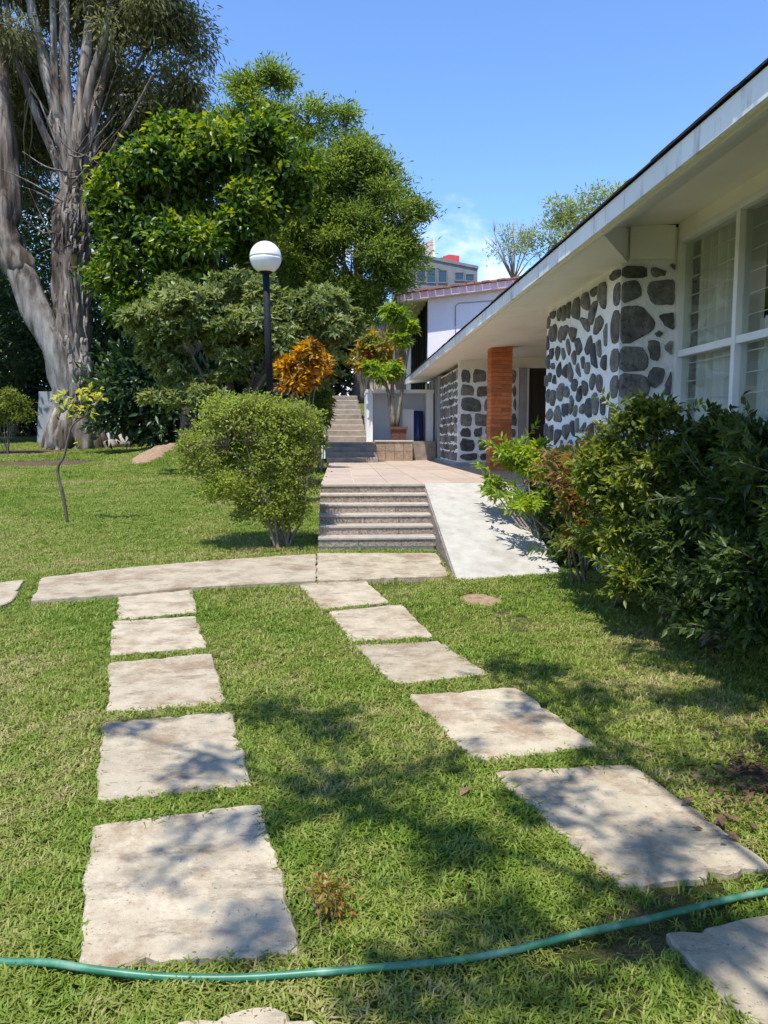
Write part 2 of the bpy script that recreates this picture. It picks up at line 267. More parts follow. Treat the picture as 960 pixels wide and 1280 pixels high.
# ------------------------------------------------------------------ builders
COL = scene.collection
def props(o, label=None, cat=None, group=None, kind=None):
    for k, v in (('label', label), ('category', cat), ('group', group), ('kind', kind)):
        if v: o[k] = v
    return o
def empty(name, loc, label, cat, group=None):
    o = bpy.data.objects.new(name, None); COL.objects.link(o); o.location = loc; o.empty_display_size = 0.1
    return props(o, label, cat, group)
def link(name, me, mat, parent=None, loc=None):
    o = bpy.data.objects.new(name, me); COL.objects.link(o)
    if mat and not me.materials: me.materials.append(MATS[mat])
    if parent is not None:
        o.parent = parent
        top = parent; base = Vector((0, 0, 0))
        while top is not None: base += Vector(top.location); top = top.parent
        o.location = (Vector(loc) if loc is not None else Vector((0, 0, 0))) - base      # coordinates are given in the world
    elif loc is not None: o.location = loc
    return o
class MB:
    def __init__(s): s.v = []; s.f = []; s.sm = []
    def add(s, vs, fs, smooth=False):
        k = len(s.v); s.v += [tuple(p) for p in vs]; s.f += [tuple(i + k for i in f) for f in fs]; s.sm += [smooth] * len(fs); return s
    def box(s, a, b):
        (x0, y0, z0), (x1, y1, z1) = a, b
        return s.add([(x0,y0,z0),(x1,y0,z0),(x1,y1,z0),(x0,y1,z0),(x0,y0,z1),(x1,y0,z1),(x1,y1,z1),(x0,y1,z1)],
                     [(0,3,2,1),(4,5,6,7),(0,1,5,4),(1,2,6,5),(2,3,7,6),(3,0,4,7)])
    def cbox(s, a, b, c=0.006):
        """box with chamfered upper edges"""
        (x0, y0, z0), (x1, y1, z1) = a, b
        return s.add([(x0,y0,z0),(x1,y0,z0),(x1,y1,z0),(x0,y1,z0),(x0,y0,z1-c),(x1,y0,z1-c),(x1,y1,z1-c),(x0,y1,z1-c),
                      (x0+c,y0+c,z1),(x1-c,y0+c,z1),(x1-c,y1-c,z1),(x0+c,y1-c,z1)],
                     [(0,3,2,1),(8,9,10,11),(0,1,5,4),(1,2,6,5),(2,3,7,6),(3,0,4,7),(4,5,9,8),(5,6,10,9),(6,7,11,10),(7,4,8,11)])
    def prism(s, poly, axis, a, b):
        """poly of 2D points extruded along axis from a to b; (u,v) are the other two axes in xyz order"""
        def p3(u, v, w): return {'x': (w, u, v), 'y': (u, w, v), 'z': (u, v, w)}[axis]
        n = len(poly); vs = [p3(u, v, a) for u, v in poly] + [p3(u, v, b) for u, v in poly]
        fs = [tuple(range(n)), tuple(range(2*n-1, n-1, -1))] + [(i, n+i, n+(i+1) % n, (i+1) % n) for i in range(n)]
        return s.add(vs, fs)
    def tube(s, pts, rad, n=8, wob=0.0, seed=0, cap=True, lobes=0):
        pts = [Vector(p) for p in pts]; m = len(pts)
        if not hasattr(rad, '__len__'): rad = [rad] * m
        t0 = (pts[1] - pts[0]).normalized(); ref = Vector((1, 0, 0)) if abs(t0.x) < 0.8 else Vector((0, 1, 0))
        u = (ref - t0 * ref.dot(t0)).normalized(); vs = []
        for i, p in enumerate(pts):
            t = (pts[min(i+1, m-1)] - pts[max(i-1, 0)]).normalized()
            u = (u - t * u.dot(t)).normalized(); w = t.cross(u)
            for k in range(n):
                a = 2 * math.pi * k / n; d = u * math.cos(a) + w * math.sin(a); r = rad[i]
                if wob: r *= 1 + wob * mnoise.noise(Vector((math.cos(a) * 1.6 + seed, math.sin(a) * 1.6, p.z * 0.9 + i * 0.13 + seed))) * 1.6
                vs.append(p + d * r)
        fs = [(i*n+k, i*n+(k+1) % n, (i+1)*n+(k+1) % n, (i+1)*n+k) for i in range(m-1) for k in range(n)]
        if cap: fs += [tuple(range(n-1, -1, -1)), tuple((m-1)*n+k for k in range(n))]
        return s.add(vs, fs, True)
    def lathe(s, prof, c, n=20):
        c = Vector(c); vs = [c + Vector((r*math.cos(2*math.pi*k/n), r*math.sin(2*math.pi*k/n), z)) for r, z in prof for k in range(n)]; m = len(prof)
        fs = [(i*n+k, i*n+(k+1) % n, (i+1)*n+(k+1) % n, (i+1)*n+k) for i in range(m-1) for k in range(n)]
        fs += [tuple(range(n-1, -1, -1)), tuple((m-1)*n+k for k in range(n))]
        return s.add(vs, fs, True)
    def build(s, name, mat, parent=None, **kw):
        me = bpy.data.meshes.new(name); me.from_pydata(s.v, [], s.f); me.polygons.foreach_set('use_smooth', s.sm); me.update()
        return props(link(name, me, mat, parent), **kw)
def spline(pts, n):
    """Catmull-Rom through the points, n samples per span"""
    P = [Vector(p) for p in pts]; P = [P[0]*2-P[1]] + P + [P[-1]*2-P[-2]]; out = []
    for i in range(1, len(P)-2):
        for k in range(n):
            t = k / n; a, b, c, d = P[i-1], P[i], P[i+1], P[i+2]
            out.append(0.5*((2*b)+(c-a)*t+(2*a-5*b+4*c-d)*t*t+(3*b-a-3*c+d)*t**3))
    out.append(P[-2]); return out

# ---- foliage
def norm(a): return a / np.maximum(1e-9, np.linalg.norm(a, axis=1))[:, None]
def leaf_mesh(name, P, D, N, L, W, fold=0.18, kite=0.42, curl=0.12):
    """one folded four-point leaf per row: base P, direction D, normal N, length L, width W"""
    n = len(P); D = norm(D); S = norm(np.cross(D, N)); N = np.cross(S, D)
    v = np.empty((n, 4, 3)); L = L[:, None]; W = W[:, None]
    v[:, 0] = P; v[:, 2] = P + D * L - N * L * curl
    mid = P + D * L * kite
    v[:, 1] = mid + S * W * 0.5 + N * W * fold; v[:, 3] = mid - S * W * 0.5 + N * W * fold
    me = bpy.data.meshes.new(name); me.vertices.add(4*n); me.vertices.foreach_set('co', v.ravel())
    idx = (np.arange(n)[:, None]*4 + np.array([0, 1, 2, 0, 2, 3])[None]).ravel().astype(np.int32)
    me.loops.add(6*n); me.loops.foreach_set('vertex_index', idx)
    me.polygons.add(2*n); me.polygons.foreach_set('loop_start', np.arange(0, 6*n, 3, dtype=np.int32)); me.polygons.foreach_set('loop_total', np.full(2*n, 3, dtype=np.int32))
    me.update(); return me
def rand_dir(n, rng): return norm(rng.normal(size=(n, 3)))
def clumps(lobes, n, rng, shell=0.55, low=-0.75):
    """clump centres inside the lobes, crowded towards their skin; outward directions"""
    w = np.array([l[1][0]*l[1][2] for l in lobes]); w = w / w.sum()
    k = rng.choice(len(lobes), n, p=w); d = rand_dir(n, rng)
    bad = d[:, 2] < low; d[bad, 2] *= -1
    r = rng.random(n) ** shell
    c = np.array([l[0] for l in lobes])[k]; s = np.array([l[1] for l in lobes])[k]
    return c + d * r[:, None] * s, d
def sublobes(lobes, k, size, rng):
    out = []
    for c, r in lobes:
        d = rand_dir(k, rng); d[:, 2] = np.where(d[:, 2] < -0.5, -d[:, 2], d[:, 2])
        for i in range(k):
            f = rng.uniform(0.55, 1.0); z = size*rng.uniform(0.7, 1.35)
            out.append((tuple(np.array(c)+d[i]*np.array(r)*f*(1-0.35*size)), tuple(np.array(r)*z)))
    return out
def foliage(name, lobes, n_cl, per, cr, L, W, mat, parent, seed=0, droop=0.0, rosette=False, shell=0.45, up=0.8, jit=0.5, low=-0.75, flat=0.8, curl=0.12, zmin=None, sub=0, subsize=0.42):
    rng = np.random.default_rng(seed + 100)
    if sub: lobes = sublobes(lobes, sub, subsize, rng)
    C, out = clumps(lobes, n_cl, rng, shell, low)
    sz = rng.uniform(0.6, 1.35, n_cl)
    n = n_cl * per; ci = np.repeat(np.arange(n_cl), per)
    if rosette:
        ax = norm(out + np.array([0, 0, up]) + 0.35*rng.normal(size=out.shape))
        d = rand_dir(n, rng); a = ax[ci]; d = d - a * (d*a).sum(1)[:, None]; d = norm(d) + a * rng.uniform(-0.1, 1.1, n)[:, None]
        P = C[ci] + norm(d) * 0.02 + rng.normal(size=(n, 3)) * cr * 0.25; N = a + 0.3*rng.normal(size=(n, 3)); D = d
    else:
        off = rng.normal(size=(n, 3)) * np.array([1, 1, flat]) * cr * 0.6; P = C[ci] + off * sz[ci][:, None]
        D = norm(off) * 0.7 + out[ci] * 0.4 + jit*rng.normal(size=(n, 3)) + np.array([0, 0, -droop])
        N = out[ci] * 0.5 + np.array([0, 0, up]) + 0.55*rng.normal(size=(n, 3))
    if zmin is not None:
        keep = P[:, 2] > zmin; P, D, N, = P[keep], D[keep], N[keep]; n = len(P)
    Ls = L * rng.uniform(0.65, 1.25, n); Ws = W * rng.uniform(0.75, 1.2, n)
    return link(name, leaf_mesh(name, P, D, N, Ls, Ws, curl=curl), mat, parent), C
def lobe(px, py, rx, ry, Y, dy=None):
    k = Y / F; c = at(px, py, Y); return (tuple(c), (rx*k, (dy if dy else (rx+ry)*0.5*k), ry*k))
def limbs(mb, base, targets, r0, seed=0, n=7, sag=0.12, r1=0.02, fork=0.35):
    rng = random.Random(seed); base = Vector(base)
    for t in targets:
        t = Vector(t); m = base.lerp(t, 0.5) + Vector((rng.uniform(-1, 1), rng.uniform(-1, 1), rng.uniform(0, 1))) * (t-base).length * sag
        mb.tube(spline([base, base.lerp(m, 0.6) + Vector((0, 0, 0.05*(t-base).length)), m, t], 4), list(np.linspace(r0, r1, 13)), n, 0.12, seed)
def twigs(mb, frm, C, cnt, seed, r=0.02, n=5):
    rng = random.Random(seed); C = list(C)
    frm = [Vector(p) for p in frm]
    for c in rng.sample(C, min(cnt, len(C))):
        c = Vector(c); b = min(frm, key=lambda p: (p-c).length); m = b.lerp(c, 0.5) + Vector((rng.uniform(-.1, .1), rng.uniform(-.1, .1), rng.uniform(-.02, .12))) * (c-b).length
        mb.tube([b, m, c], [r, r*0.7, r*0.3], n, 0, 0, False)

# ================================================================== THE GROUND
FLOOR = 1.07                                               # terrace and house floor
def axis(vals): return sorted(set(round(v, 4) for v in vals))
gx = axis(list(np.arange(-40, 40.01, 1.0)) + [-900, -500, -250, -120, -70, 70, 120, 250, 500, 900])
gy = axis(list(np.arange(-30, 62.01, 1.0)) + [-400, -150, -60, 80, 120, 200, 400, 800, 1600])
me = bpy.data.meshes.new('lawn')
gv = [(x, y, ground_z(x, y)) for y in gy for x in gx]; nx = len(gx)
me.from_pydata(gv, [], [(j*nx+i, j*nx+i+1, (j+1)*nx+i+1, (j+1)*nx+i) for j in range(len(gy)-1) for i in range(nx-1)])
me.polygons.foreach_set('use_smooth', [True]*len(me.polygons))
props(link('lawn', me, 'turf'), kind='structure')

# ------------------------------------------------------------------ concrete slabs set in the lawn
HOLES = []                                                 # outlines without grass
def ragged(poly, step=0.045, amp=0.008, seed=0):
    rng = random.Random(seed); out = []
    for i in range(len(poly)):
        a, b = Vector(poly[i]), Vector(poly[(i+1) % len(poly)]); n = max(2, int((b-a).length/step))
        for k in range(n):
            p = a.lerp(b, k/n); am = amp*(2.0 if k == 0 else 1.0)
            c = sum((Vector(q) for q in poly), Vector((0, 0)))/len(poly)
            if k == 0: p = p.lerp(c, 0.012)
            w = 0.022*mnoise.noise(Vector((p.x*7, p.y*7, seed))); ch = rng.uniform(0.012, 0.03) if rng.random() < 0.07 else 0
            out.append(p + (c-p).normalized()*(w+ch) + Vector((rng.uniform(-am, am), rng.uniform(-am, am)))*0.6)
    return out
def slab(name, px, label, cat, group=None, top=0.03, deep=0.08, seed=0, mat='concrete', amp=0.008, kind=None):
    poly = [gnd(x, y, top).xy for x, y in px]; HOLES.append([tuple(p) for p in poly])
    pts = ragged(poly, seed=seed, amp=amp); n = len(pts); c = sum(pts, Vector((0, 0)))/n
    def z(p, o): return SL*p.y + o
    vs = [(p.x, p.y, z(p, -deep)) for p in pts] + [(p.x, p.y, z(p, top-0.008)) for p in pts]
    ins = [p + (c-p).normalized()*0.009 for p in pts]; vs += [(p.x, p.y, z(p, top)) for p in ins]
    fs = [(i, (i+1) % n, n+(i+1) % n, n+i) for i in range(n)] + [(n+i, n+(i+1) % n, 2*n+(i+1) % n, 2*n+i) for i in range(n)] + [tuple(range(2*n, 3*n))]
    me = bpy.data.meshes.new(name); me.from_pydata(vs, [], fs); me.update()
    # origin at the slab so each piece takes its own stains
    base = Vector((c.x, c.y, SL*c.y)); me.transform(__import__('mathutils').Matrix.Translation(-base))
    return props(link(name, me, mat, None, base), label, cat, group, kind)
LEFT = [[(148,739),(239,732),(246,764),(147,774)], [(141,776),(245,770),(258,808),(137,818)], [(136,828),(265,816),(282,877),(134,889)],
        [(130,902),(289,888),(314,980),(120,1001)], [(116,1031),(327,1003),(377,1188),(95,1210)], [(215,1279),(320,1257),(398,1270),(430,1345),(195,1350)]]
RIGHT = [[(373,730),(455,724),(487,752),(402,760)], [(411,764),(502,755),(543,795),(440,801)], [(444,806),(550,801),(612,843),(491,853)],
         [(511,868),(645,858),(747,931),(594,951)], [(613,963),(790,954),(968,1084),(775,1106)], [(831,1167),(990,1135),(1150,1230),(935,1282)]]
ORD = ['first', 'second', 'third', 'fourth', 'fifth', 'sixth']
for i, q in enumerate(LEFT):
    slab('stepping_slab', q, f'weathered concrete slab in the row under the middle of the concrete strip, {ORD[i]} from the strip', 'slab', 'concrete stepping slabs in the lawn', seed=i)
for i, q in enumerate(RIGHT):
    slab('stepping_slab', q, f'weathered concrete slab in the row leading to the stairs, {ORD[i]} from the stair landing', 'slab', 'concrete stepping slabs in the lawn', seed=20+i)
slab('walkway_slab', [(52,722),(140,711),(240,702),(395,692),(395,725),(240,733),(150,742),(40,750)], 'long slightly curved concrete strip across the lawn', 'walkway', top=0.06, seed=41)
slab('walkway_slab', [(396.5,691),(546,691),(562,719),(396,725)], 'concrete landing slab at the foot of the tiled stairs', 'walkway', top=0.055, seed=42)
slab('walkway_slab', [(-70,738),(30,724),(16,750),(-90,790)], 'short concrete strip beyond the gap at the end of the curved strip', 'walkway', top=0.05, seed=43)

# ------------------------------------------------------------------ stairs, ramp, terrace
Y1, TR, NR = 8.81, 0.245, 6; Z1 = SL*Y1 + 0.055; RI = (FLOOR - Z1)/NR
SX0, SX1, RX1 = -0.26, 1.115, 2.22
st = empty('staircase', (SX0, Y1, Z1), 'six tiled steps with speckled brown risers beside the white ramp', 'stairs')
core = MB()
for i in range(NR):
    core.box((SX0+0.02, Y1+i*TR+0.03, Z1-0.3), (SX1-0.02, Y1+(i+1)*TR+0.02, Z1+(i+1)*RI-0.035))
core.build('stair_core', 'grout', st)
for i in range(NR):
    y = Y1+i*TR; z = Z1+i*RI; cuts = [SX0, SX0+0.47+0.02*(i % 3), SX0+0.95+0.02*((i+1) % 2), SX1]
    if i in (0, 3): pass
    for k in range(3):
        MB().box((cuts[k]+0.004, y+0.012, z+0.001), (cuts[k+1]-0.004, y+0.032, z+RI-0.026)).build('riser_tile', 'riser_stone', st)
    if i < NR-1:
        MB().cbox((SX0, y, z+RI-0.026), (SX1-0.003, y+TR+0.012, z+RI), 0.005).build('tread', 'tread_stone', st)
MB().cbox((SX0, Y1+5*TR, FLOOR-0.026), (SX1-0.003, Y1+5*TR+0.10, FLOOR+0.004), 0.004).build('tread', 'tread_stone', st)
YT = Y1+5*TR+0.10                                          # terrace begins

rp = empty('ramp', (SX1, 7.4, 0.3), 'white concrete wheelchair ramp beside the tiled stairs', 'ramp')
bl, br = gnd(563,728), gnd(702,719)
m = MB(); n = 14; vs = []
for i in range(n+1):
    t = i/n
    for (x0, y0) in ((SX1, bl.y), (RX1, br.y)):
        y = y0 + (YT+0.004-y0)*t; z = SL*y0+0.02 + (FLOOR+0.006-SL*y0-0.02)*t
        vs += [(x0, y, z), (x0, y, SL*y-0.25)]
fs = []
for i in range(n):
    a = i*4; b = a+4
    fs += [(a, a+2, b+2, b), (a+1, a, b, b+1), (a+2, a+3, b+3, b+2)]
fs += [(0, 1, 3, 2), (n*4, n*4+2, n*4+3, n*4+1)]
m.add(vs, fs).build('ramp_slab', 'ramp_concrete', rp)
# dark tiled cheek between ramp and stairs
yb = bl.y
mm = MB(); zz = SL*yb
cheek = [(yb+0.12, zz+0.02), (YT, FLOOR-0.03), (YT, FLOOR-0.45), (yb+0.12, zz-0.1)]
mm.prism(cheek, 'x', SX1-0.012, SX1-0.002).build('cheek_tile', 'riser_stone', rp)

HOLES.append([(SX0, Y1-0.02), (SX1, Y1-0.02), (SX1, bl.y), (RX1-0.02, br.y), (RX1, 9.6), (2.6, 9.6), (9, 9.6), (9, 23), (SX0-0.01, 23)])
tr = props(bpy.data.objects.new('terrace', None), kind='structure'); COL.objects.link(tr); tr.location = (0, 12, FLOOR)
m = MB(); m.box((SX0, YT, 0.1), (2.62, 20.6, FLOOR-0.012)); m.box((2.62, 9.7, 0.1), (6.2, 17.0, FLOOR-0.012)); m.box((RX1+0.003, 9.75, 0.1), (2.62, YT, FLOOR-0.012))
m.build('terrace_base', 'grout', tr)
T = 0.452; G = 0.010
tile_me = bpy.data.meshes.new('tile'); b = MB().cbox((0, 0, -0.016), (T-G, T-G, 0), 0.003); tile_me.from_pydata(b.v, [], b.f); tile_me.update()
def lay(x0, x1, y0, y1):
    y = y0
    while y < y1-0.05:
        x = x0
        while x < x1-0.05:
            o = link('tile', tile_me, 'floor_tile', tr, (x, y, FLOOR))
            o.scale = (min(1, (x1-x)/T), min(1, (y1-y)/T), 1); x += T
        y += T
lay(SX0+0.004, 2.60, YT+0.004, 20.3); lay(2.62, 6.1, 9.75, 16.2)

# ------------------------------------------------------------------ rubble stonework
def clip(poly, nx_, ny_, d):
    out = []
    for i in range(len(poly)):
        a, b = poly[i], poly[(i+1) % len(poly)]; da = a[0]*nx_+a[1]*ny_-d; db = b[0]*nx_+b[1]*ny_-d
        if da <= 0: out.append(a)
        if (da < 0 < db) or (db < 0 < da):
            t = da/(da-db); out.append((a[0]+(b[0]-a[0])*t, a[1]+(b[1]-a[1])*t))
    return out
def chaikin(poly, k=0.22):
    out = []
    for i in range(len(poly)):
        a, b = poly[i], poly[(i+1) % len(poly)]
        out += [(a[0]+(b[0]-a[0])*k, a[1]+(b[1]-a[1])*k), (a[0]+(b[0]-a[0])*(1-k), a[1]+(b[1]-a[1])*(1-k))]
    return out
def rubble(u0, u1, v0, v1, size, gap, seed, jit=0.36, aspect=1.0):
    rng = random.Random(seed); S = []; r = 0; v = v0+size*0.5*aspect
    while v < v1 + size*0.4:
        u = u0 + size*(0.5 if r % 2 else 0.0)
        while u < u1 + size*0.5:
            if rng.random() > 0.10: S.append((u+rng.uniform(-jit, jit)*size, v+rng.uniform(-jit, jit)*size*aspect))
            if rng.random() < 0.10: S.append((u+size*0.5, v+rng.uniform(0.2, 0.5)*size))
            u += size
        v += size*aspect; r += 1
    res = []
    for i, p in enumerate(S):
        poly = [(u0+gap*.5, v0+gap*.5), (u1-gap*.5, v0+gap*.5), (u1-gap*.5, v1-gap*.5), (u0+gap*.5, v1-gap*.5)]
        for j, q in enumerate(S):
            if i == j: continue
            dx, dy = q[0]-p[0], q[1]-p[1]; L = math.hypot(dx, dy)
            if L > size*3.2 or L < 1e-6: continue
            g = gap*rng.uniform(0.38, 0.72)
            poly = clip(poly, dx/L, dy/L, (dx*(p[0]+q[0])+dy*(p[1]+q[1]))/(2*L)-g)
            if len(poly) < 3: break
        if len(poly) < 3: continue
        A = 0.5*abs(sum(poly[k][0]*poly[(k+1) % len(poly)][1]-poly[(k+1) % len(poly)][0]*poly[k][1] for k in range(len(poly))))
        if A > 0.0028: res.append(chaikin(poly, 0.20))
    return res
def coursed(u0, u1, v0, v1, h, w, gap, seed):
    rng = random.Random(seed); res = []; v = v0
    while v < v1-0.08:
        vt = min(v1, v+h*rng.uniform(0.75, 1.3)); vt = v1 if v1-vt < 0.1 else vt; u = u0
        while u < u1-0.04:
            ut = min(u1, u+w*rng.uniform(0.65, 1.45)); ut = u1 if u1-ut < 0.1 else ut; g = gap*0.5; j = lambda k: rng.uniform(-k, k)
            q = [(u+g+abs(j(.05)), v+g+j(.03)), ((u+ut)/2, v+g+j(.03)), (ut-g-abs(j(.05)), v+g+j(.03)), (ut-g+j(.012), (v+vt)/2), (ut-g-abs(j(.06)), vt-g+j(.03)), ((u+ut)/2, vt-g+j(.03)), (u+g+abs(j(.06)), vt-g+j(.03)), (u+g+j(.012), (v+vt)/2)]
            res.append(chaikin(q, 0.16)); u = ut
        v = vt
    return res
def stone(polys, maps, parent, depth=0.022, seed=0, name='stone'):
    """a stone face: outline raised from the mortar, shoulder, gently domed and uneven front"""
    rng = random.Random(seed); mb = MB()
    for poly, mp in zip(polys, maps):
        poly = [(u+rng.uniform(-.006, .006), v+rng.uniform(-.006, .006)) for u, v in poly]; n = len(poly); cx = sum(p[0] for p in poly)/n; cy = sum(p[1] for p in poly)/n; d = depth*rng.uniform(0.7, 1.5)
        vs = [mp(u, v, -0.015) for u, v in poly] + [mp(u+(cx-u)*0.02, v+(cy-v)*0.02, d*0.6) for u, v in poly]
        vs += [mp(u+(cx-u)*0.14, v+(cy-v)*0.14, d*rng.uniform(0.85, 1.2)) for u, v in poly] + [mp(cx, cy, d*1.25)]
        fs = [(i, (i+1) % n, n+(i+1) % n, n+i) for i in range(n)] + [(n+i, n+(i+1) % n, 2*n+(i+1) % n, 2*n+i) for i in range(n)] + [(2*n+i, 2*n+(i+1) % n, 3*n) for i in range(n)]
        mb.add(vs, fs)
    return mb.build(name, 'wall_stone', parent)

# ------------------------------------------------------------------ the house on the right
XW, XR, XF, XE = 2.6, 3.12, 2.5, 1.90                      # pillar face, window wall, far facade, eave
YA, YB, YP, YS, YE = 7.13, 9.67, 16.3, 19.2, 22.4          # pillar front/back, porch end, far stone end, house end
ZE0, ZE1 = EYE+1.498, EYE+1.632                            # eave board bottom and top
ZW = EYE+1.59; ZHI = EYE+1.95
house = empty('house', (5.5, 8, 0.4), 'low house with black and white stone walls, long white eave and brick column', 'house')
m = MB()
m.box((XR+0.002, -4, -0.4), (XR+0.22, YA, 1.05)); m.box((XR+0.002, -4, 1.05), (XR+0.22, 1.85, ZHI+0.1))
m.box((XR+0.002, 1.85, 3.50), (XR+0.22, YA, ZHI+0.1))
m.build('wall', 'cream_paint', house)
m = MB(); m.box((XW+0.21, YB+0.002, 0.2), (6.2, YB+0.2, 3.6)); m.box((6.2, YB, 0.2), (6.4, YP+0.2, 4.2)); m.build('porch_wall', 'cream_paint', house)
m = MB(); m.box((9.5, -4, -0.4), (9.7, YE, 3.5)); m.box((XR+0.24, -4.2, -0.4), (9.5, -4, 3.6)); m.box((XF+0.2, YE-0.2, 0.4), (9.5, YE, 3.55)); m.build('wall', 'cream_paint', house)
MB().box((XR+0.23, -4, FLOOR-0.3), (9.5, 9.6, FLOOR-0.02)).build('floor', 'interior', house)
MB().box((XR+1.9, 0, FLOOR), (XR+2.0, YB, 3.6)).build('room_partition', 'interior', house)
MB().box((XR+0.23, -3.9, 3.60), (XR+1.9, YB, 3.64)).build('room_ceiling', 'interior', house)
# near stone pillar
near = MB().box((XW, YA, -0.3), (XR+0.24, YB, ZW+0.13)).build('stone_pillar', 'mortar_paint', house)
mapl = lambda u, v, d: (XW-d, u, v)                        # face looking at the path: u = Y
mapf = lambda u, v, d: (u, YA-d, v)                        # face looking at the viewer: u = X
def zpx(s): return [(760+x/4.265, 230+y/4.265) for x, y in s]
front = [[(45,440),(200,440),(200,500),(45,500)], [(232,440),(312,465),(298,490),(235,497)], [(328,428),(357,428),(354,464)], [(10,612),(15,580),(60,530),(150,514),(175,560),(165,602),(50,645)],
         [(208,565),(225,522),(349,505),(349,642),(235,642)], [(28,845),(33,740),(80,660),(170,650),(247,735),(235,782),(130,843)], [(268,700),(347,685),(347,780),(300,752)], [(245,797),(270,778),(295,795),(270,817)],
         [(209,840),(270,835),(279,920),(260,944),(225,932)], [(299,862),(345,830),(343,912),(310,892)], [(10,935),(60,868),(170,868),(209,920),(206,987),(60,1002)], [(214,1012),(240,977),(298,985),(290,1052),(250,1092),(214,1062)],
         [(300,1082),(340,985),(338,1133),(305,1122)], [(45,1040),(90,1010),(190,1018),(222,1080),(200,1135),(50,1145)]]
corner_u = 777.0
strips = []
for i, s in enumerate(front):
    pp = zpx(s); pts = [at(x, y, YA) for x, y in pp]; poly = [(p.x, p.z) for p in pts]
    wrap = min(p[0] for p in poly) < XW + 0.02
    cx_ = sum(p[0] for p in poly)/len(poly); cz_ = sum(p[1] for p in poly)/len(poly); poly = [(cx_+(p[0]-cx_)*1.07, cz_+(p[1]-cz_)*1.06) for p in poly]
    fr = clip(clip(poly, -1, 0, -(XW+0.004)), 1, 0, XR-0.012)
    if wrap:
        zs = [p[1] for p in poly if p[0] < XW+0.18]; w = random.Random(i).uniform(0.14, 0.27)
        a, b2 = min(zs)+0.01, max(zs)-0.01; strips.append((a, b2, w))
        side = [(YA-0.002, a+0.01), (YA+w*0.75, a), (YA+w, a+(b2-a)*0.3), (YA+w, a+(b2-a)*0.75), (YA+w*0.7, b2), (YA-0.002, b2-0.01)]
        stone([chaikin(fr, 0.16), chaikin(side, 0.2)], [mapf, mapl], near, 0.02, i)
    else: stone([chaikin(chaikin(fr, 0.15), 0.25)], [mapf], near, 0.02, i)
for i, poly in enumerate(rubble(YA+0.29, YB-0.01, -0.15, ZW-0.05, 0.215, 0.072, 5, jit=0.33, aspect=1.05)):
    stone([poly], [mapl], near, 0.026, 100+i)
free = []; z0 = -0.1
for a, b2, w in sorted(strips):
    if a - z0 > 0.09: free.append((z0+0.025, a-0.025))
    z0 = b2
for i, (a, b2) in enumerate(free):
    stone([chaikin([(YA+0.035, a), (YA+0.25, a+0.01), (YA+0.24, b2-0.01), (YA+0.045, b2)], 0.25)], [mapl], near, 0.016, 300+i)
for i, poly in enumerate(rubble(XW+0.03, XR-0.02, -0.15, 1.28, 0.26, 0.05, 15, jit=0.25)): stone([poly], [mapf], near, 0.02, 350+i)
# far stone walls
far = MB().box((XF, YP, 0.9), (3.80, YS, EYE+1.44)).build('stone_wall', 'mortar_paint', house)
mapl2 = lambda u, v, d: (XF-d, u, v); mapf2 = lambda u, v, d: (u, YP-d, v)
for i, poly in enumerate(coursed(YP+0.02, YS-0.02, FLOOR+0.09, EYE+1.42, 0.21, 0.33, 0.045, 9)): stone([poly], [mapl2], far, 0.018, 400+i)
for i, poly in enumerate(coursed(XF+0.02, 3.78, FLOOR+0.09, EYE+1.42, 0.25, 0.36, 0.055, 14)): stone([poly], [mapf2], far, 0.022, 500+i)
MB().box((XF-0.05, YP-0.05, FLOOR-0.01), (3.85, YE, FLOOR+0.07)).build('plinth', 'grey_concrete', house)
MB().box((XF+0.03, YP+0.03, EYE+1.44), (6.2, YP+0.25, 3.5)).build('wall', 'cream_paint', house)
MB().box((5.0, YP+0.04, FLOOR-0.02), (6.2, YP+0.25, EYE+1.44)).build('wall', 'cream_paint', house)
dr = MB().box((3.98, YP+0.09, FLOOR), (4.98, YP+0.14, EYE+1.46)).build('door', 'dark_wood_and_shade', house)
m = MB(); m.box((3.81, YP-0.012, FLOOR), (3.97, YP+0.18, EYE+1.44)); m.build('door_jamb', 'grey_concrete', house)
MB().box((3.972, YP+0.01, FLOOR), (4.02, YP+0.1, EYE+1.43)).build('door_frame', 'white_paint', dr)
MB().box((4.06, YP+0.075, FLOOR+0.08), (4.92, YP+0.088, EYE+1.3)).build('door_panel', 'dark_wood_and_shade', dr)
# grey glazed end of the far facade
MB().box((XF+0.06, YS+0.002, FLOOR), (XF+0.2, YE-0.01, EYE+1.52)).build('glazed_wall', 'dark_glass', house)
for i, y in enumerate(np.linspace(YS+0.15, YE-0.25, 5)):
    MB().box((XF+0.0, y, FLOOR+0.07), (XF+0.07, y+(0.42 if i % 2 == 0 else 0.2), EYE+1.5)).build('grey_panel', 'grey_panel', house)
MB().box((XF-0.02, YE-0.12, FLOOR), (XF+0.21, YE+0.02, EYE+1.5)).build('corner_post', 'cream_paint', house)
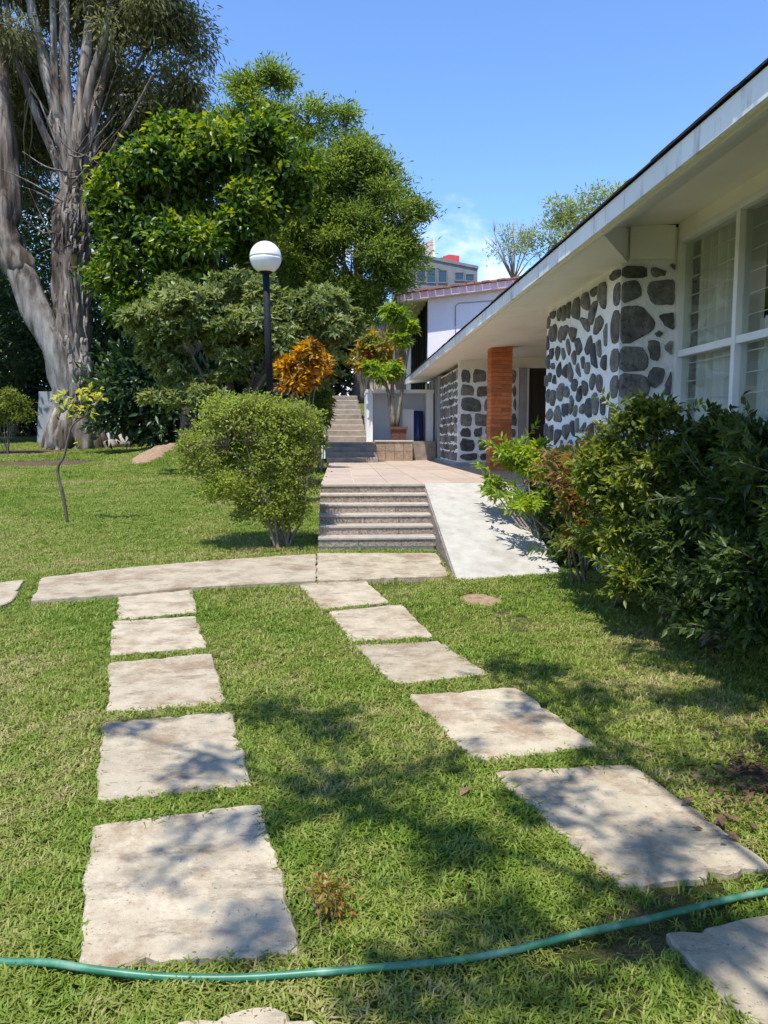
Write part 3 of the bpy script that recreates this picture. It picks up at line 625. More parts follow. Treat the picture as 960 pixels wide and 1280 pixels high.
# brick column
bc = MB().box((2.762, 14.012, FLOOR), (3.128, 14.378, EYE+1.72)).build('brick_column', 'brick_mortar', house)
ch = 0.0715; nb = int((EYE+1.70-FLOOR)/ch)
bm_a = bpy.data.meshes.new('brick'); q = MB().cbox((0, 0, 0), (0.19, 0.39, ch-0.012), 0.005); bm_a.from_pydata(q.v, [], q.f); bm_a.update()
bm_b = bpy.data.meshes.new('brick_b'); q = MB().cbox((0, 0, 0), (0.39, 0.19, ch-0.012), 0.005); bm_b.from_pydata(q.v, [], q.f); bm_b.update()
for i in range(nb):
    z = FLOOR+0.006+i*ch; j = random.uniform(-0.003, 0.003)
    for k in range(2):
        if i % 2: link('brick', bm_a, 'brick', bc, (2.75+k*0.20+j, 14.0, z))
        else: link('brick', bm_b, 'brick', bc, (2.75+j, 14.0+k*0.20, z))
# soffits: raked one over the windows, boxed one from the pillar on
m = MB(); m.prism([(XE+0.03, ZE0+0.012), (2.62, EYE+1.90), (XR+0.1, EYE+1.95), (XR+0.1, EYE+1.99), (2.62, EYE+1.94), (XE+0.03, ZE0+0.09)], 'y', -4, YA-0.001); m.build('soffit', 'cream_paint', house)
m = MB(); m.prism([(2.66, ZW+0.001), (XR+0.2, ZW+0.05), (6.3, ZW+0.10), (6.3, ZHI), (2.66, ZHI-0.04)], 'y', YA+0.004, YE+0.3); m.build('soffit', 'cream_paint', house)
m = MB(); m.prism([(XE+0.03, ZE0+0.010), (2.658, ZW+0.001), (2.658, ZHI-0.052), (XE+0.03, ZE0+0.09)], 'y', YA+0.004, YE+0.3)      # its near end runs slantwise from the eave to the pillar
m.v = [(x, (5.75 if x < 2 else y) if y < YA+0.1 else y, z) for x, y, z in m.v]; m.build('soffit', 'cream_paint', house)
MB().box((2.665, YA-0.03, ZW+0.03), (3.085, YA-0.002, EYE+1.925)).build('beam_end', 'cream_paint', house)
MB().prism([(XE+0.06, ZE0-0.004), (XE+0.125, ZE0+0.026), (XE+0.125, ZE0+0.06), (XE+0.06, ZE0+0.05)], 'y', -4, YE+0.3).build('soffit_batten', 'cream_paint', house)
roof = MB().prism([(XE+0.031, ZE1+0.004), (6.0, ZE1+2.4), (10.2, ZE1-0.05), (10.2, ZE1-0.15), (6.0, ZE1+2.2), (2.62, EYE+1.945), (XE+0.031, ZE1-0.04)], 'y', -4.2, YE+0.32).build('roof', 'shingle', house)
y = -4.2
while y < YE+0.3:
    y2 = min(YE+0.32, y+1.22); MB().box((XE, y+0.002, ZE0), (XE+0.03, y2-0.002, ZE1)).build('fascia_board', 'fascia_paint', roof); y = y2
y = -4.2; k = 0; rr = random.Random(3)
while y < YE+0.3:
    y2 = min(YE+0.34, y+0.33); d = rr.uniform(0, 0.012)
    MB().prism([(XE-0.016-d, ZE1+0.005), (XE-0.016-d, ZE1+0.014+rr.uniform(0, .006)), (XE+0.5, ZE1+0.302), (XE+0.5, ZE1+0.286)], 'y', y+0.003, y2-0.003).build('shingle', 'shingle', roof); y = y2
# window band
ZT, ZM, ZB = 3.455, 2.456, 1.05
win = empty('x', (0, 0, 0), None, None); bpy.data.objects.remove(win)
mull = [7.05, 6.03, 5.0, 3.96, 2.92, 1.88]
wf = MB().box((XR+0.0, YA-0.075, ZB-0.04), (XR+0.12, YA-0.002, ZT+0.045)).build('window', 'white_paint', house)
def bar(a, b, nm='window_frame', mat='white_paint'): return MB().box(a, b).build(nm, mat, wf)
bar((XR-0.012, 1.85, ZT), (XR+0.12, 7.052, ZT+0.05)); bar((XR-0.012, 1.85, ZB-0.05), (XR+0.12, 7.052, ZB))
for y in mull[1:]: bar((XR-0.004, y-0.03, ZB), (XR+0.10, y+0.03, ZT))
for a, b_ in zip(mull[:-1], mull[1:]):
    bar((XR+0.004, b_+0.03, ZM-0.03), (XR+0.09, a, ZM+0.03))
    for z0, z1 in ((ZB, ZM-0.03), (ZM+0.03, ZT)):
        bar((XR+0.045, b_+0.03, z0), (XR+0.050, a, z1), 'pane', 'window_glass')
        z = z0 + 0.16
        while z < z1-0.05:
            bar((XR+0.10, b_-0.02, z), (XR+0.108, a+0.02, z+0.008), 'security_bar', 'steel_bar'); z += 0.165
def curtain(y0, y1, z0, z1, seed):
    n = 90; mb = MB(); rg = random.Random(seed); ph = rg.uniform(0, 6); vs = []
    for i in range(n+1):
        y = y0+(y1-y0)*i/n; x = XR+0.20+0.05*math.sin(y*46+ph+1.4*math.sin(y*9))+0.015*math.sin(y*17)
        vs += [(x, y, z0), (x, y, z1)]
    mb.add(vs, [(2*i, 2*i+2, 2*i+3, 2*i+1) for i in range(n)], True); return mb.build('curtain', 'curtain', wf)
curtain(6.06, 7.02, 1.0, 3.5, 1); curtain(3.0, 5.98, 1.0, 2.62, 2)

# ------------------------------------------------------------------ upper stairs, planter wall, white enclosure
us = empty('staircase', (0.3, 18.3, FLOOR), 'short flight of worn grey steps at the back of the terrace', 'stairs')
ux0 = onz(408, 579, FLOOR).x; ux1 = onz(471, 577, FLOOR).x; ZL = 1.55; UY = 18.4; ur = (ZL-FLOOR)/4
for i in range(4):
    m = MB().cbox((ux0-0.02*i, UY+i*0.30, FLOOR-0.1 if i == 0 else FLOOR+i*ur-0.05), (ux1, UY+4*0.30+1.1, FLOOR+(i+1)*ur-0.003*(i % 2)), 0.012); m.build('step', 'old_step', us)
u2 = empty('staircase', (0.3, 20.7, ZL), 'long narrow flight of old steps climbing into the trees above the landing', 'stairs')
vx0 = at(401, 537, 20.7).x; vx1 = at(459, 537, 20.7).x
for i in range(9):
    x1 = vx1 - 0.02; MB().cbox((vx0+0.012*i, 20.72+i*0.42, ZL+i*0.155-0.12), (x1-0.02*i, 20.72+i*0.42+0.9, ZL+(i+1)*0.155), 0.02).build('step', 'old_step', u2)
p0 = at(404, 512, 20.6); MB().box((p0.x-0.05, 20.55, 1.1), (p0.x+0.05, 20.65, p0.z)).build('stone_post', 'white_paint', None, label='small white post at the foot of the long narrow stair flight', cat='post')
pw = empty('planter_wall', (1.0, 19.6, FLOOR), 'tan stone faced planter wall beside the short upper stairs', 'wall')
px0, px1 = ux1+0.005, 1.85; ZP = 1.56
MB().box((px0, 19.62, FLOOR-0.1), (px1, 20.55, ZP-0.01)).build('wall_core', 'old_step', pw)
n = 4; xs = np.linspace(px0, px1, n+1)
for i in range(n):
    for j in range(2):
        z0 = FLOOR+0.002+j*(ZP-FLOOR)/2; MB().box((xs[i]+0.004, 19.59, z0+0.004), (xs[i+1]-0.004, 19.62, z0+(ZP-FLOOR)/2-0.004)).build('facing_tile', 'tan_stone', pw)
MB().cbox((px0-0.01, 19.57, ZP-0.01), (px1+0.02, 20.56, ZP+0.03), 0.01).build('coping', 'tread_stone', pw)
MB().box((px1+0.03, 19.9, FLOOR-0.1), (2.48, 20.6, ZP)).build('wall_return', 'old_step', pw)
# white painted enclosure
YN = 20.6; a = at(458, 537, YN); b = at(524, 487, YN)
en = empty('white_enclosure', (a.x, YN, ZP), 'open white painted masonry enclosure behind the potted tree', 'enclosure')
m = MB(); m.box((a.x, YN, 1.2), (a.x+0.17, YN+1.6, b.z-0.09)); m.build('side_wall', 'white_paint', en)
MB().box((a.x-0.01, YN-0.012, b.z-0.09), (b.x+0.4, YN+1.6, b.z)).build('top_slab', 'white_paint', en)
MB().box((a.x+0.172, YN+0.75, 1.2), (b.x+0.4, YN+0.9, b.z-0.092)).build('back_wall', 'pale_blue_paint', en)
MB().box((b.x+0.2, YN+0.01, 1.2), (b.x+0.38, YN+0.74, b.z-0.093)).build('side_wall', 'white_paint', en)
MB().box((a.x+0.172, YN+0.02, 1.3), (b.x+0.19, YN+0.74, ZP-0.02)).build('floor', 'old_step', en)
c0 = at(503, 511, YN+0.3); MB().cbox((c0.x, YN+0.22, ZP-0.02), (c0.x+0.30, YN+0.6, c0.z), 0.02).build('white_box', 'white_paint', None, label='plain white box standing inside the white enclosure next to a blue bin', cat='box')
c1 = at(516, 514, YN+0.3); bin_ = empty('blue_bin', (c1.x, YN+0.2, ZP), 'dark blue bin inside the white enclosure', 'bin')
MB().lathe([(0.12, ZP-0.02), (0.145, ZP+0.1), (0.15, c1.z-0.06), (0.14, c1.z-0.05)], (c1.x+0.14, YN+0.34, 0), 16).build('bin_body', 'blue_plastic', bin_)
MB().lathe([(0.16, c1.z-0.05), (0.16, c1.z-0.01), (0.12, c1.z+0.01)], (c1.x+0.14, YN+0.34, 0), 16).build('bin_lid', 'blue_plastic', bin_)

# ------------------------------------------------------------------ lavender house, grey building, beyond
YL = 32.0; c = at(535, 372, YL); lh = empty('lavender_house', (c.x, YL, 3.0), 'pale lavender house with red tiled roof edge and deep open eave', 'house')
x0 = c.x; x1 = x0+9.0; zt = at(535, 366, YL).z
def roofz(x): return zt - 0.27 + (x-x0)*0.135
MB().prism([(x0, 2.0), (x1, 2.0), (x1, roofz(x1)), (x0, roofz(x0))], 'y', YL, YL+0.25).build('wall', 'lavender_wall', lh)
MB().box((x0+0.1, YL+0.25, 2.0), (x0+0.3, YL+9, zt)).build('side_wall', 'dark_wood_and_shade', lh)  # dark colour stands in for the shade within the open porch
for k in range(7): MB().box((x0-0.02, YL+0.6+k*1.1, 2.0), (x0+0.1, YL+0.72+k*1.1, zt-0.2)).build('porch_post', 'dark_wood_and_shade', lh)
MB().box((x0-0.25, YL+7.5, 2.0), (x0-2.4, YL+7.8, zt)).build('porch_wall', 'pale_pink_render', lh)
xl = at(497, 366, YL-0.5).x
rf = MB().prism([(xl, roofz(xl)), (x1+0.6, roofz(x1+0.6)), (x1+0.6, roofz(x1+0.6)+0.28), (xl, roofz(xl)+0.26)], 'y', YL-0.5, YL+9.5).build('roof', 'pink_paint', lh)
MB().prism([(xl+0.02, roofz(xl)-0.03), (x0-0.02, roofz(x0)-0.03), (x0-0.02, roofz(x0)-0.005), (xl+0.02, roofz(xl)-0.005)], 'y', YL-0.45, YL+9.4).build('eave_soffit', 'cream_paint', rf)
x = xl-0.05; k = 0; seg = MB().box((0, -0.6, 0), (0.30, 9.6, 0.075)); seg_me = bpy.data.meshes.new('roof_tile'); seg_me.from_pydata(seg.v, [], seg.f); seg_me.update()
while x < x1+0.5:
    o = link('roof_tile', seg_me, 'roof_tile_red', rf, (x, YL, roofz(x)+0.275+(k % 2)*0.02)); o.rotation_euler = (0, -0.134, 0); x += 0.315; k += 1
cb = MB(); f1 = at(573, 379, YL); f2 = at(569, 440, YL)
cb.tube([(f2.x, YL-0.03, f2.z-1), (f2.x, YL-0.03, f1.z-0.12), (f2.x+0.12, YL-0.03, f1.z), (f1.x+3.2, YL-0.03, f1.z+0.25)], 0.018, 6); cb.build('wall_cable', 'grey_concrete', lh)
v0 = at(606, 362, YL); MB().box((v0.x-0.09, YL-0.012, v0.z-0.06), (v0.x+0.09, YL-0.001, v0.z+0.06)).build('wall_vent', 'dark_wood_and_shade', lh)

YG = 62.0; gb = empty('grey_building', (6, YG, 4), 'grey modern building with dark windows rising behind the lavender house', 'building')
g0 = at(500, 318, YG); g1 = at(597, 333, YG)
MB().prism([(g0.x, 3), (g1.x, 3), (g1.x, g1.z-0.2), (g0.x, g0.z+0.1)], 'y', YG, YG+10).build('wall', 'grey_render', gb)
MB().prism([(g0.x-0.1, g0.z+0.1), (g1.x+0.06, g1.z-0.2), (g1.x+0.06, g1.z+0.02), (g0.x-0.1, g0.z+0.32)], 'y', YG-0.08, YG+10).build('parapet', 'grey_render', gb)
for (a0, a1, b0, b1) in ((522, 531, 333, 352), (534, 544, 335, 353), (548, 558, 338, 353), (569, 579, 341, 350), (582, 592, 343, 351)):
    p, q = at(a0, b0, YG), at(a1, b1, YG); w = MB().box((p.x, YG-0.03, q.z), (q.x, YG+0.02, p.z)).build('window', 'dark_glass', gb)
    fr = MB(); t = 0.07
    fr.box((p.x-t, YG-0.07, q.z-t), (p.x, YG-0.01, p.z+t)); fr.box((q.x, YG-0.07, q.z-t), (q.x+t, YG-0.01, p.z+t)); fr.box((p.x, YG-0.07, p.z), (q.x, YG-0.01, p.z+t)); fr.box((p.x, YG-0.07, q.z-t), (q.x, YG-0.01, q.z))
    fr.build('window_frame', 'grey_render', w)
p, q = at(516, 300, YG+1), at(541, 325, YG+1)
MB().prism([(p.x, q.z-0.8), (q.x, q.z-0.8), (q.x, p.z+0.1), (p.x, p.z-0.6)], 'y', YG+1, YG+4).build('stair_tower', 'pale_pink_render', gb)
MB().prism([(q.x+0.01, q.z-0.8), (q.x+0.3, q.z-0.8), (q.x+0.12, p.z+0.15), (q.x+0.01, p.z+0.15)], 'y', YG+0.9, YG+4).build('tower_edge', 'white_paint', gb)
t0, t1 = at(519, 311, YG+1), at(531, 318, YG+1); MB().box((t0.x, YG+0.95, t1.z), (t1.x, YG+0.99, t0.z)).build('window', 'dark_glass', gb)
p, q = at(545, 317, YG+2), at(574, 330, YG+2)
MB().prism([(p.x+0.6, q.z-0.7), (q.x, q.z-0.7), (q.x, p.z-0.15), (p.x+1.1, p.z-0.05), (p.x+0.6, p.z-0.2)], 'y', YG+2, YG+4).build('rooftop_unit', 'red_paint', gb)
MB().prism([(p.x-0.1, q.z-0.7), (p.x+0.55, q.z-0.7), (p.x+0.55, p.z-0.5), (p.x-0.1, p.z-0.35)], 'y', YG+2.3, YG+3.6).build('rooftop_unit', 'red_paint', gb)
MB().box((p.x+0.3, YG+1.8, q.z-0.4), (p.x+1.0, YG+1.99, q.z+0.1)).build('rooftop_tank', 'white_paint', gb)

# ------------------------------------------------------------------ street lamp
lx = at(341, 520, 12.0); top = at(332, 322, 12.0); lb = Vector((lx.x, 12.0, ground_z(lx.x, 12.0)))
lamp = empty('globe_lamp', lb, 'white globe lamp on a black post behind the round clipped bush', 'lamp')
rt = top - Vector((0, 0, 0.21))
MB().tube([lb, lb.lerp(rt, 0.45)], 0.062, 14).tube([lb.lerp(rt, 0.44), rt], 0.052, 14).lathe([(0.11, 0), (0.11, 0.03), (0.07, 0.06)], lb, 16).build('post', 'black_metal', lamp)
MB().lathe([(0.06, -0.03), (0.10, -0.01), (0.115, 0.03), (0.10, 0.04)], rt, 18).build('collar', 'black_metal', lamp)
rg = 0.238; prof = [(rg*math.sin(t), -rg*math.cos(t)) for t in np.linspace(R(28), R(88), 12)]
MB().lathe(prof, top, 36).build('globe', 'opal_globe', lamp)
prof = [((rg+0.001)*math.sin(t), -(rg+0.001)*math.cos(t)) for t in np.linspace(R(88.2), R(179), 14)]
MB().lathe(prof, top, 36).build('globe_cap', 'opal_globe', lamp)

# ------------------------------------------------------------------ garden hose
hp = [(-420,1160),(-200,1180),(-60,1190),(0,1199),(60,1205),(130,1216),(210,1219),(300,1220),(400,1218),(480,1210),(560,1199),(640,1188),(720,1171),(800,1151),(860,1134),(920,1123),(990,1113),(1060,1110),(1250,1118),(1500,1150)]
pts = []
for i, (x, y) in enumerate(hp):
    p = gnd(x, y, 0.033); p.z += 0.008*math.sin(i*1.7); pts.append(p)
props(MB().tube(spline(pts, 8), 0.0115, 12).build('garden_hose', 'hose_rubber'), 'green garden hose lying across the grass and slabs', 'hose')

# ------------------------------------------------------------------ bare earth
def mound(name, px, py, rx, ry, h, label, mat='soil', seed=0, hole=True):
    c = gnd(px, py); ax = rx*c.y/F; e = gnd(px, py-ry); f = gnd(px, py+ry); ay = (e.y-f.y)/2; n = 28; rings = 6; vs = []; fs = []
    for r in range(1, rings+1):
        for k in range(n):
            a = 2*math.pi*k/n; t = r/rings; w = 1+0.28*mnoise.noise(Vector((math.cos(a)*1.5+seed, math.sin(a)*1.5, seed)))
            x, y = c.x+ax*t*w*math.cos(a), c.y+ay*t*w*math.sin(a)
            vs.append((x, y, ground_z(x, y)-0.01+(h+0.014)*(1-t**2)*(1+0.4*mnoise.noise(Vector((x*4, y*4, seed)))) + (0.002 if t < 1 else 0)))
    vs.append((c.x, c.y, ground_z(c.x, c.y)+h))
    for r in range(rings-1): fs += [(r*n+k, (r+1)*n+k, (r+1)*n+(k+1) % n, r*n+(k+1) % n) for k in range(n)]
    fs += [(k, (k+1) % n, len(vs)-1) for k in range(n)]
    if hole: HOLES.append([(vs[(rings-2)*n+k][0], vs[(rings-2)*n+k][1]) for k in range(n)])
    return props(MB().add(vs, fs, True).build(name, mat), kind='structure')
mound('bare_earth', 600, 751, 34, 11, 0.018, '', seed=2)
mound('bare_earth', 195, 575, 24, 7, 0.16, '', seed=4)
mound('bare_earth', 60, 580, 75, 5, 0.05, '', 'dark_soil', seed=6)
mound('bare_earth', 20, 566, 70, 4, 0.05, '', 'dark_soil', seed=8)
mound('bare_earth', 945, 972, 52, 24, 0.018, '', 'dark_soil', seed=9)

# ================================================================== TREES AND SHRUBS
def T(name, base, label, cat='tree', group=None): return empty(name, base, label, cat, group)
def gpos(px, Y): p = at(px, 600, Y); return Vector((p.x, Y, ground_z(p.x, Y)-0.05))

# -- the great shaggy tree on the left
YT1 = 29.0; b = gnd(92, 562); b = Vector((b.x, YT1, ground_z(b.x, YT1)-0.1))
eu = T('shaggy_tree', b, 'large old tree with shaggy peeling bark and a forked pale trunk')
def ep(px, py, dy=0): return at(px, py, YT1+dy)
m = MB()
m.tube(spline([b+Vector((0,0,-0.1)), ep(94, 545), ep(94, 500), ep(92, 440), ep(90, 360), ep(88, 280), ep(90, 215)], 5), list(np.interp(np.linspace(0, 1, 31), [0, 0.06, 0.16, 0.35, 1], [1.15, 0.95, 0.76, 0.66, 0.60])*np.interp(np.linspace(0, 1, 31), [0, .84, 1], [1, 1, .35])), 26, 0.34, 3)
for k, (dx, dy) in enumerate(((-42, -0.5), (40, -0.6), (-15, -1.1), (20, -1.1), (55, 0.3), (-50, 0.3))):
    e = ep(92+dx*0.8, 566, dy*0.8); e.z = ground_z(e.x, e.y)-0.08; m.tube(spline([e, ep(92+dx*0.55, 545, dy*0.6), ep(92+dx*0.25, 505, dy*0.3)], 4), [0.10, 0.18, 0.25, 0.3, 0.34, 0.36, 0.36, 0.34, 0.3], 9, 0.2, k)
m.build('trunk', 'euc_bark', eu)
m = MB(); m.tube(spline([ep(94, 515, -0.3), ep(72, 445, -0.4), ep(45, 385, -0.3), ep(18, 325)], 6), list(np.linspace(0.52, 0.46, 19)), 18, 0.16, 9); m.build('leaning_limb', 'smooth_bark', eu)
m = MB(); m.tube(spline([ep(28, 345, -.1), ep(14, 312), ep(10, 285), ep(12, 250), ep(6, 150, .3), ep(-4, 40, .4), ep(-20, -120)], 5), list(np.interp(np.linspace(0, 1, 31), [0, .1, .22, .4, 1], [.40, .52, .50, .36, .24])), 18, 0.3, 4); m.build('upright_limb', 'euc_bark', eu)
m = MB(); rr = random.Random(5)
LIMBS = [((86,228),(68,130),(42,20),(30,-80)), ((80,228),(48,150),(18,60),(0,-50)), ((94,222),(102,120),(112,30),(116,-90)), ((100,228),(116,150),(140,60),(165,-60)), ((90,224),(82,100),(80,0),(70,-100)), ((100,230),(120,180),(150,120),(185,60)), ((104,232),(135,195),(172,130),(190,95)), ((95,225),(112,110),(136,20),(140,-70)), ((80,232),(62,180),(38,110),(15,40)), ((90,225),(70,120),(66,10),(60,-90)), ((97,222),(104,100),(118,0),(122,-100))]
for k, l in enumerate(LIMBS):
    dy = rr.uniform(-0.9, 0.9); thick = (0.24, 0.15, 0.26, 0.22, 0.25, 0.10, 0.075, 0.17, 0.11, 0.18, 0.19)[k]
    m.tube(spline([ep(91+(l[0][0]-91)*1.2, 300, dy*0.3), ep(l[0][0], l[0][1], dy*0.35), ep(*l[1], dy*0.5), ep(*l[2], dy), ep(*l[3], dy*1.4)], 5), list(np.linspace(thick*1.25, thick*0.45, 21)), 11, 0.26, k)
for k in range(26):
    a0 = ep(91+rr.uniform(-22, 22), rr.uniform(190, 330), -0.5); sgn = rr.choice((-1, 1)); e = a0+Vector((sgn*rr.uniform(0.6, 2.6), rr.uniform(-0.8, 0.4), rr.uniform(-0.3, 2.8)))
    m.tube(spline([a0, a0.lerp(e, .5)+Vector((0, 0, rr.uniform(-.3, .25))), e], 4), list(np.linspace(0.035, 0.010, 9)), 6, 0.1, k)
m.build('limbs', 'euc_bark', eu)
# hanging strips of bark
m = MB()
for k in range(150):
    py = rr.uniform(120, 500); px = 91+rr.uniform(-1, 1)*(23 if py > 225 else 23+0.12*(225-py))
    p = ep(px, py, -math.sqrt(max(0.02, 0.62-((px-91)*0.0302)**2)) if py > 225 else rr.uniform(-0.5, 0.1)); L = rr.uniform(0.25, 0.9); w = rr.uniform(0.015, 0.05); dx = rr.uniform(-0.12, 0.12); dy = rr.uniform(-0.15, 0.02)
    vs = []
    for i in range(5):
        t = i/4; q = p + Vector((dx*t*t, dy*math.sin(t*2.4), -L*t)); ww = w*(1-0.6*t)
        vs += [q-Vector((ww, 0.01*i, 0)), q+Vector((ww, 0, 0)), q+Vector((0, 0.02, 0))]
    m.add(vs, [f for i in range(4) for f in ((3*i, 3*i+1, 3*i+4, 3*i+3), (3*i+1, 3*i+2, 3*i+5, 3*i+4), (3*i+2, 3*i, 3*i+3, 3*i+5))])
m.build('peeling_bark', 'euc_bark', eu, kind='stuff')
lobes = [lobe(q[0], q[1], q[2], q[3], YT1+q[4]) for q in ((25,30,70,55,3.2),(110,30,70,55,3.4),(170,30,55,50,0.6),(212,60,42,58,0),(224,135,38,42,0),(190,150,48,50,1.2),(150,105,40,45,2.6),(160,210,45,35,2.5),(15,110,50,60,3),(60,-80,130,60,0),(185,-70,80,70,0),(60,120,50,60,4),(25,200,45,60,3.5),(70,190,50,60,4.5),(135,35,14,12,-0.8),(132,60,10,10,-0.9),(20,60,20,25,-0.5),(236,80,24,45,0.5),(240,165,26,35,1.5),(205,200,40,30,2.5))]
_, C = foliage('crown', lobes, 1550, 46, 0.5, 0.27, 0.066, 'leaf_euc', eu, 1, droop=0.9, shell=0.55, up=0.3, sub=4, subsize=0.5)
m = MB(); twigs(m, [ep(*l[2]) for l in LIMBS]+[ep(*l[3]) for l in LIMBS], C, 90, 3, 0.035); m.build('twigs', 'bare_twig', eu)

def tree(name, label, px, Y, tr_r, lobes, mat, n_cl, per, cr, L, W, seed, bark='bark', group=None, fork_py=None, cat='tree', tw=30, **kw):
    b = gpos(px, Y); t = T(name, b, label, cat, group)
    cs = [Vector(l[0]) for l in lobes]; cen = sum(cs, Vector((0, 0, 0)))/len(cs); low = min(c.z-l[1][2] for c, l in zip(cs, lobes))
    fork = at(px, fork_py, Y) if fork_py else Vector((b.x*0.7+cen.x*0.3, Y, max(b.z+0.4, b.z+(cen.z-b.z)*0.35)))
    m = MB(); m.tube(spline([b, b.lerp(fork, 0.5)+Vector((tr_r*0.3, 0, 0)), fork], 5), list(np.linspace(tr_r*1.25, tr_r*0.85, 11)), 10, 0.15, seed)
    limbs(m, fork, cs, tr_r*0.5, seed)
    o, C = foliage('crown', lobes, n_cl, per, cr, L, W, mat, t, seed, **kw)
    twigs(m, [fork.lerp(c, f) for c in cs for f in (0.5, 0.8, 1)], C, tw, seed, tr_r*0.12)
    m.build('trunk', bark, t); return t
tree('broadleaf_tree', 'dense tree with large glossy green leaves between the shaggy trunk and the lamp', 235, 25, 0.26,
     [lobe(*q, 25) for q in ((165,300,42,50),(215,235,60,50),(300,215,65,50),(345,280,50,60),(270,310,75,60),(150,250,28,40),(195,370,65,50),(315,180,45,30),(255,190,40,30),(140,360,22,40),(215,170,25,20),(360,215,30,25))],
     'leaf_broad', 1350, 24, 0.33, 0.27, 0.14, 2, rosette=False, up=0.7, sub=9, droop=0.4, jit=0.9, subsize=0.33, shell=0.5)
tree('feathery_tree', 'tall light green tree whose top stands highest behind the glossy leaved tree', 345, 37, 0.3,
     [lobe(*q, 37) for q in ((300,118,26,20),(338,108,34,20),(325,145,42,22),(385,155,42,28),(430,155,22,24),(425,190,30,28),(285,160,24,20),(365,205,65,32),(300,200,45,32),(350,178,45,20),(265,175,25,25))],
     'leaf_feather', 520, 46, 0.42, 0.24, 0.07, 3, fork_py=330, up=0.5, flat=0.5, shell=0.7, sub=6, subsize=0.4, tw=120)
tree('feathery_tree', 'broad fine leaved tree standing left of the grey building, above the upper stairs', 450, 28, 0.28,
     [lobe(*q, 28) for q in ((430,250,45,45),(470,225,32,22),(485,265,38,32),(510,270,24,24),(440,320,62,55),(485,335,40,50),(395,295,40,50),(410,380,50,45),(470,390,40,35),(495,308,22,34),(450,205,32,22),(370,240,40,45),(400,215,40,30),(492,345,18,28),(380,330,40,45))],
     'leaf_feather_dark', 1500, 46, 0.42, 0.2, 0.055, 4, fork_py=420, up=0.5, flat=0.5, sub=9, subsize=0.34, shell=0.6)
tree('rosette_shrub', 'big shrub with pale grey green leaf rosettes behind the lamp post', 290, 18, 0.14,
     [lobe(*q, 18) for q in ((185,415,38,34),(235,390,50,40),(290,375,55,34),(345,395,45,45),(395,400,45,42),(420,440,26,40),(250,440,70,50),(330,450,70,55),(390,460,45,50),(200,455,45,45),(280,500,90,40),(310,420,60,45),(360,430,60,50),(425,400,25,40),(230,420,60,45))],
     'leaf_rosette', 2600, 13, 0.10, 0.17, 0.07, 5, rosette=True, up=0.6, cat='shrub', shell=0.35, low=-0.4, sub=9, subsize=0.32)
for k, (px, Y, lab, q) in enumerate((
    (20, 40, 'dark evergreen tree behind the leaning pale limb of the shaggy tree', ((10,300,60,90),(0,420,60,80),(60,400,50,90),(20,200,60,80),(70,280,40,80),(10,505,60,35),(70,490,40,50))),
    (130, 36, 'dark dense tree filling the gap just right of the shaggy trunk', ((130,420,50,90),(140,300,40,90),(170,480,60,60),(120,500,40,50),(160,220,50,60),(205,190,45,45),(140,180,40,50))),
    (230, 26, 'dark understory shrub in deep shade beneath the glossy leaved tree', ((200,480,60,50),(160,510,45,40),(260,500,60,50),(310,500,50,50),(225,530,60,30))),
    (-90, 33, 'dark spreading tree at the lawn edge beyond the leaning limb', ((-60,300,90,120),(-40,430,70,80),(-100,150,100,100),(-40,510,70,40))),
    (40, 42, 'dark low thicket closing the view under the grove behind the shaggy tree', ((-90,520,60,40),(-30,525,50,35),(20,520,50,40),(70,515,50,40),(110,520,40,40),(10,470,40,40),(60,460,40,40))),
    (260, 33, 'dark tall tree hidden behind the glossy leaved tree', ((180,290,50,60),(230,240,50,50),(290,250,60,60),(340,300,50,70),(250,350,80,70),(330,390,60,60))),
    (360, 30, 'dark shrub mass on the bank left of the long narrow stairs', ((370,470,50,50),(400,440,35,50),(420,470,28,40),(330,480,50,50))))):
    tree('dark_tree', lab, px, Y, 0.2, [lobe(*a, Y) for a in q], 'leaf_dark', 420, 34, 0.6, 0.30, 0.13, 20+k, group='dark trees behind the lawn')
# background hedge of tall trees so the far left closes off
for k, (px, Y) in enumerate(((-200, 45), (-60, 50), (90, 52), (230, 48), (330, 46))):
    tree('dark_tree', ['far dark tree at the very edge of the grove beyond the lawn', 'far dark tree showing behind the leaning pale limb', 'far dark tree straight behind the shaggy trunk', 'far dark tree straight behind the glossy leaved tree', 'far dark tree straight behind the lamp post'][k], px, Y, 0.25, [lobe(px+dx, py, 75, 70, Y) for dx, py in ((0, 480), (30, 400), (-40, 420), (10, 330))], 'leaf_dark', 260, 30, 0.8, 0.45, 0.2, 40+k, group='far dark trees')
tree('sparse_tree', 'airy grey green tree rising behind the roofs', 715, 46, 0.2, [lobe(*q, 46) for q in ((690,285,32,22),(735,255,35,20),(720,285,40,25),(665,310,25,16),(770,260,35,25),(700,260,20,14),(740,310,60,30))],
     'leaf_pale', 230, 24, 0.42, 0.28, 0.085, 6, 'bare_twig', up=0.6, shell=0.8, sub=5, subsize=0.4, tw=110)
bt = T('bare_tree', gpos(640, 46), 'almost leafless thin tree beside the airy tree behind the roofs'); m = MB(); fk = at(642, 352, 46); m.tube([gpos(640, 46), fk], [0.14, 0.08], 7)
rr = random.Random(8)
for k in range(16):
    e = at(642+rr.uniform(-36, 40), rr.uniform(272, 318), 46+rr.uniform(-1, 1)); md = fk.lerp(e, 0.5)+Vector((rr.uniform(-.3, .3), 0, rr.uniform(0, .3))); m.tube([fk, md, e], [0.05, 0.03, 0.012], 5)
    for j in range(3):
        e2 = e+Vector((rr.uniform(-.5, .5), 0, rr.uniform(-.1, .5))); m.tube([md.lerp(e, 0.5), e2], [0.018, 0.008], 4)
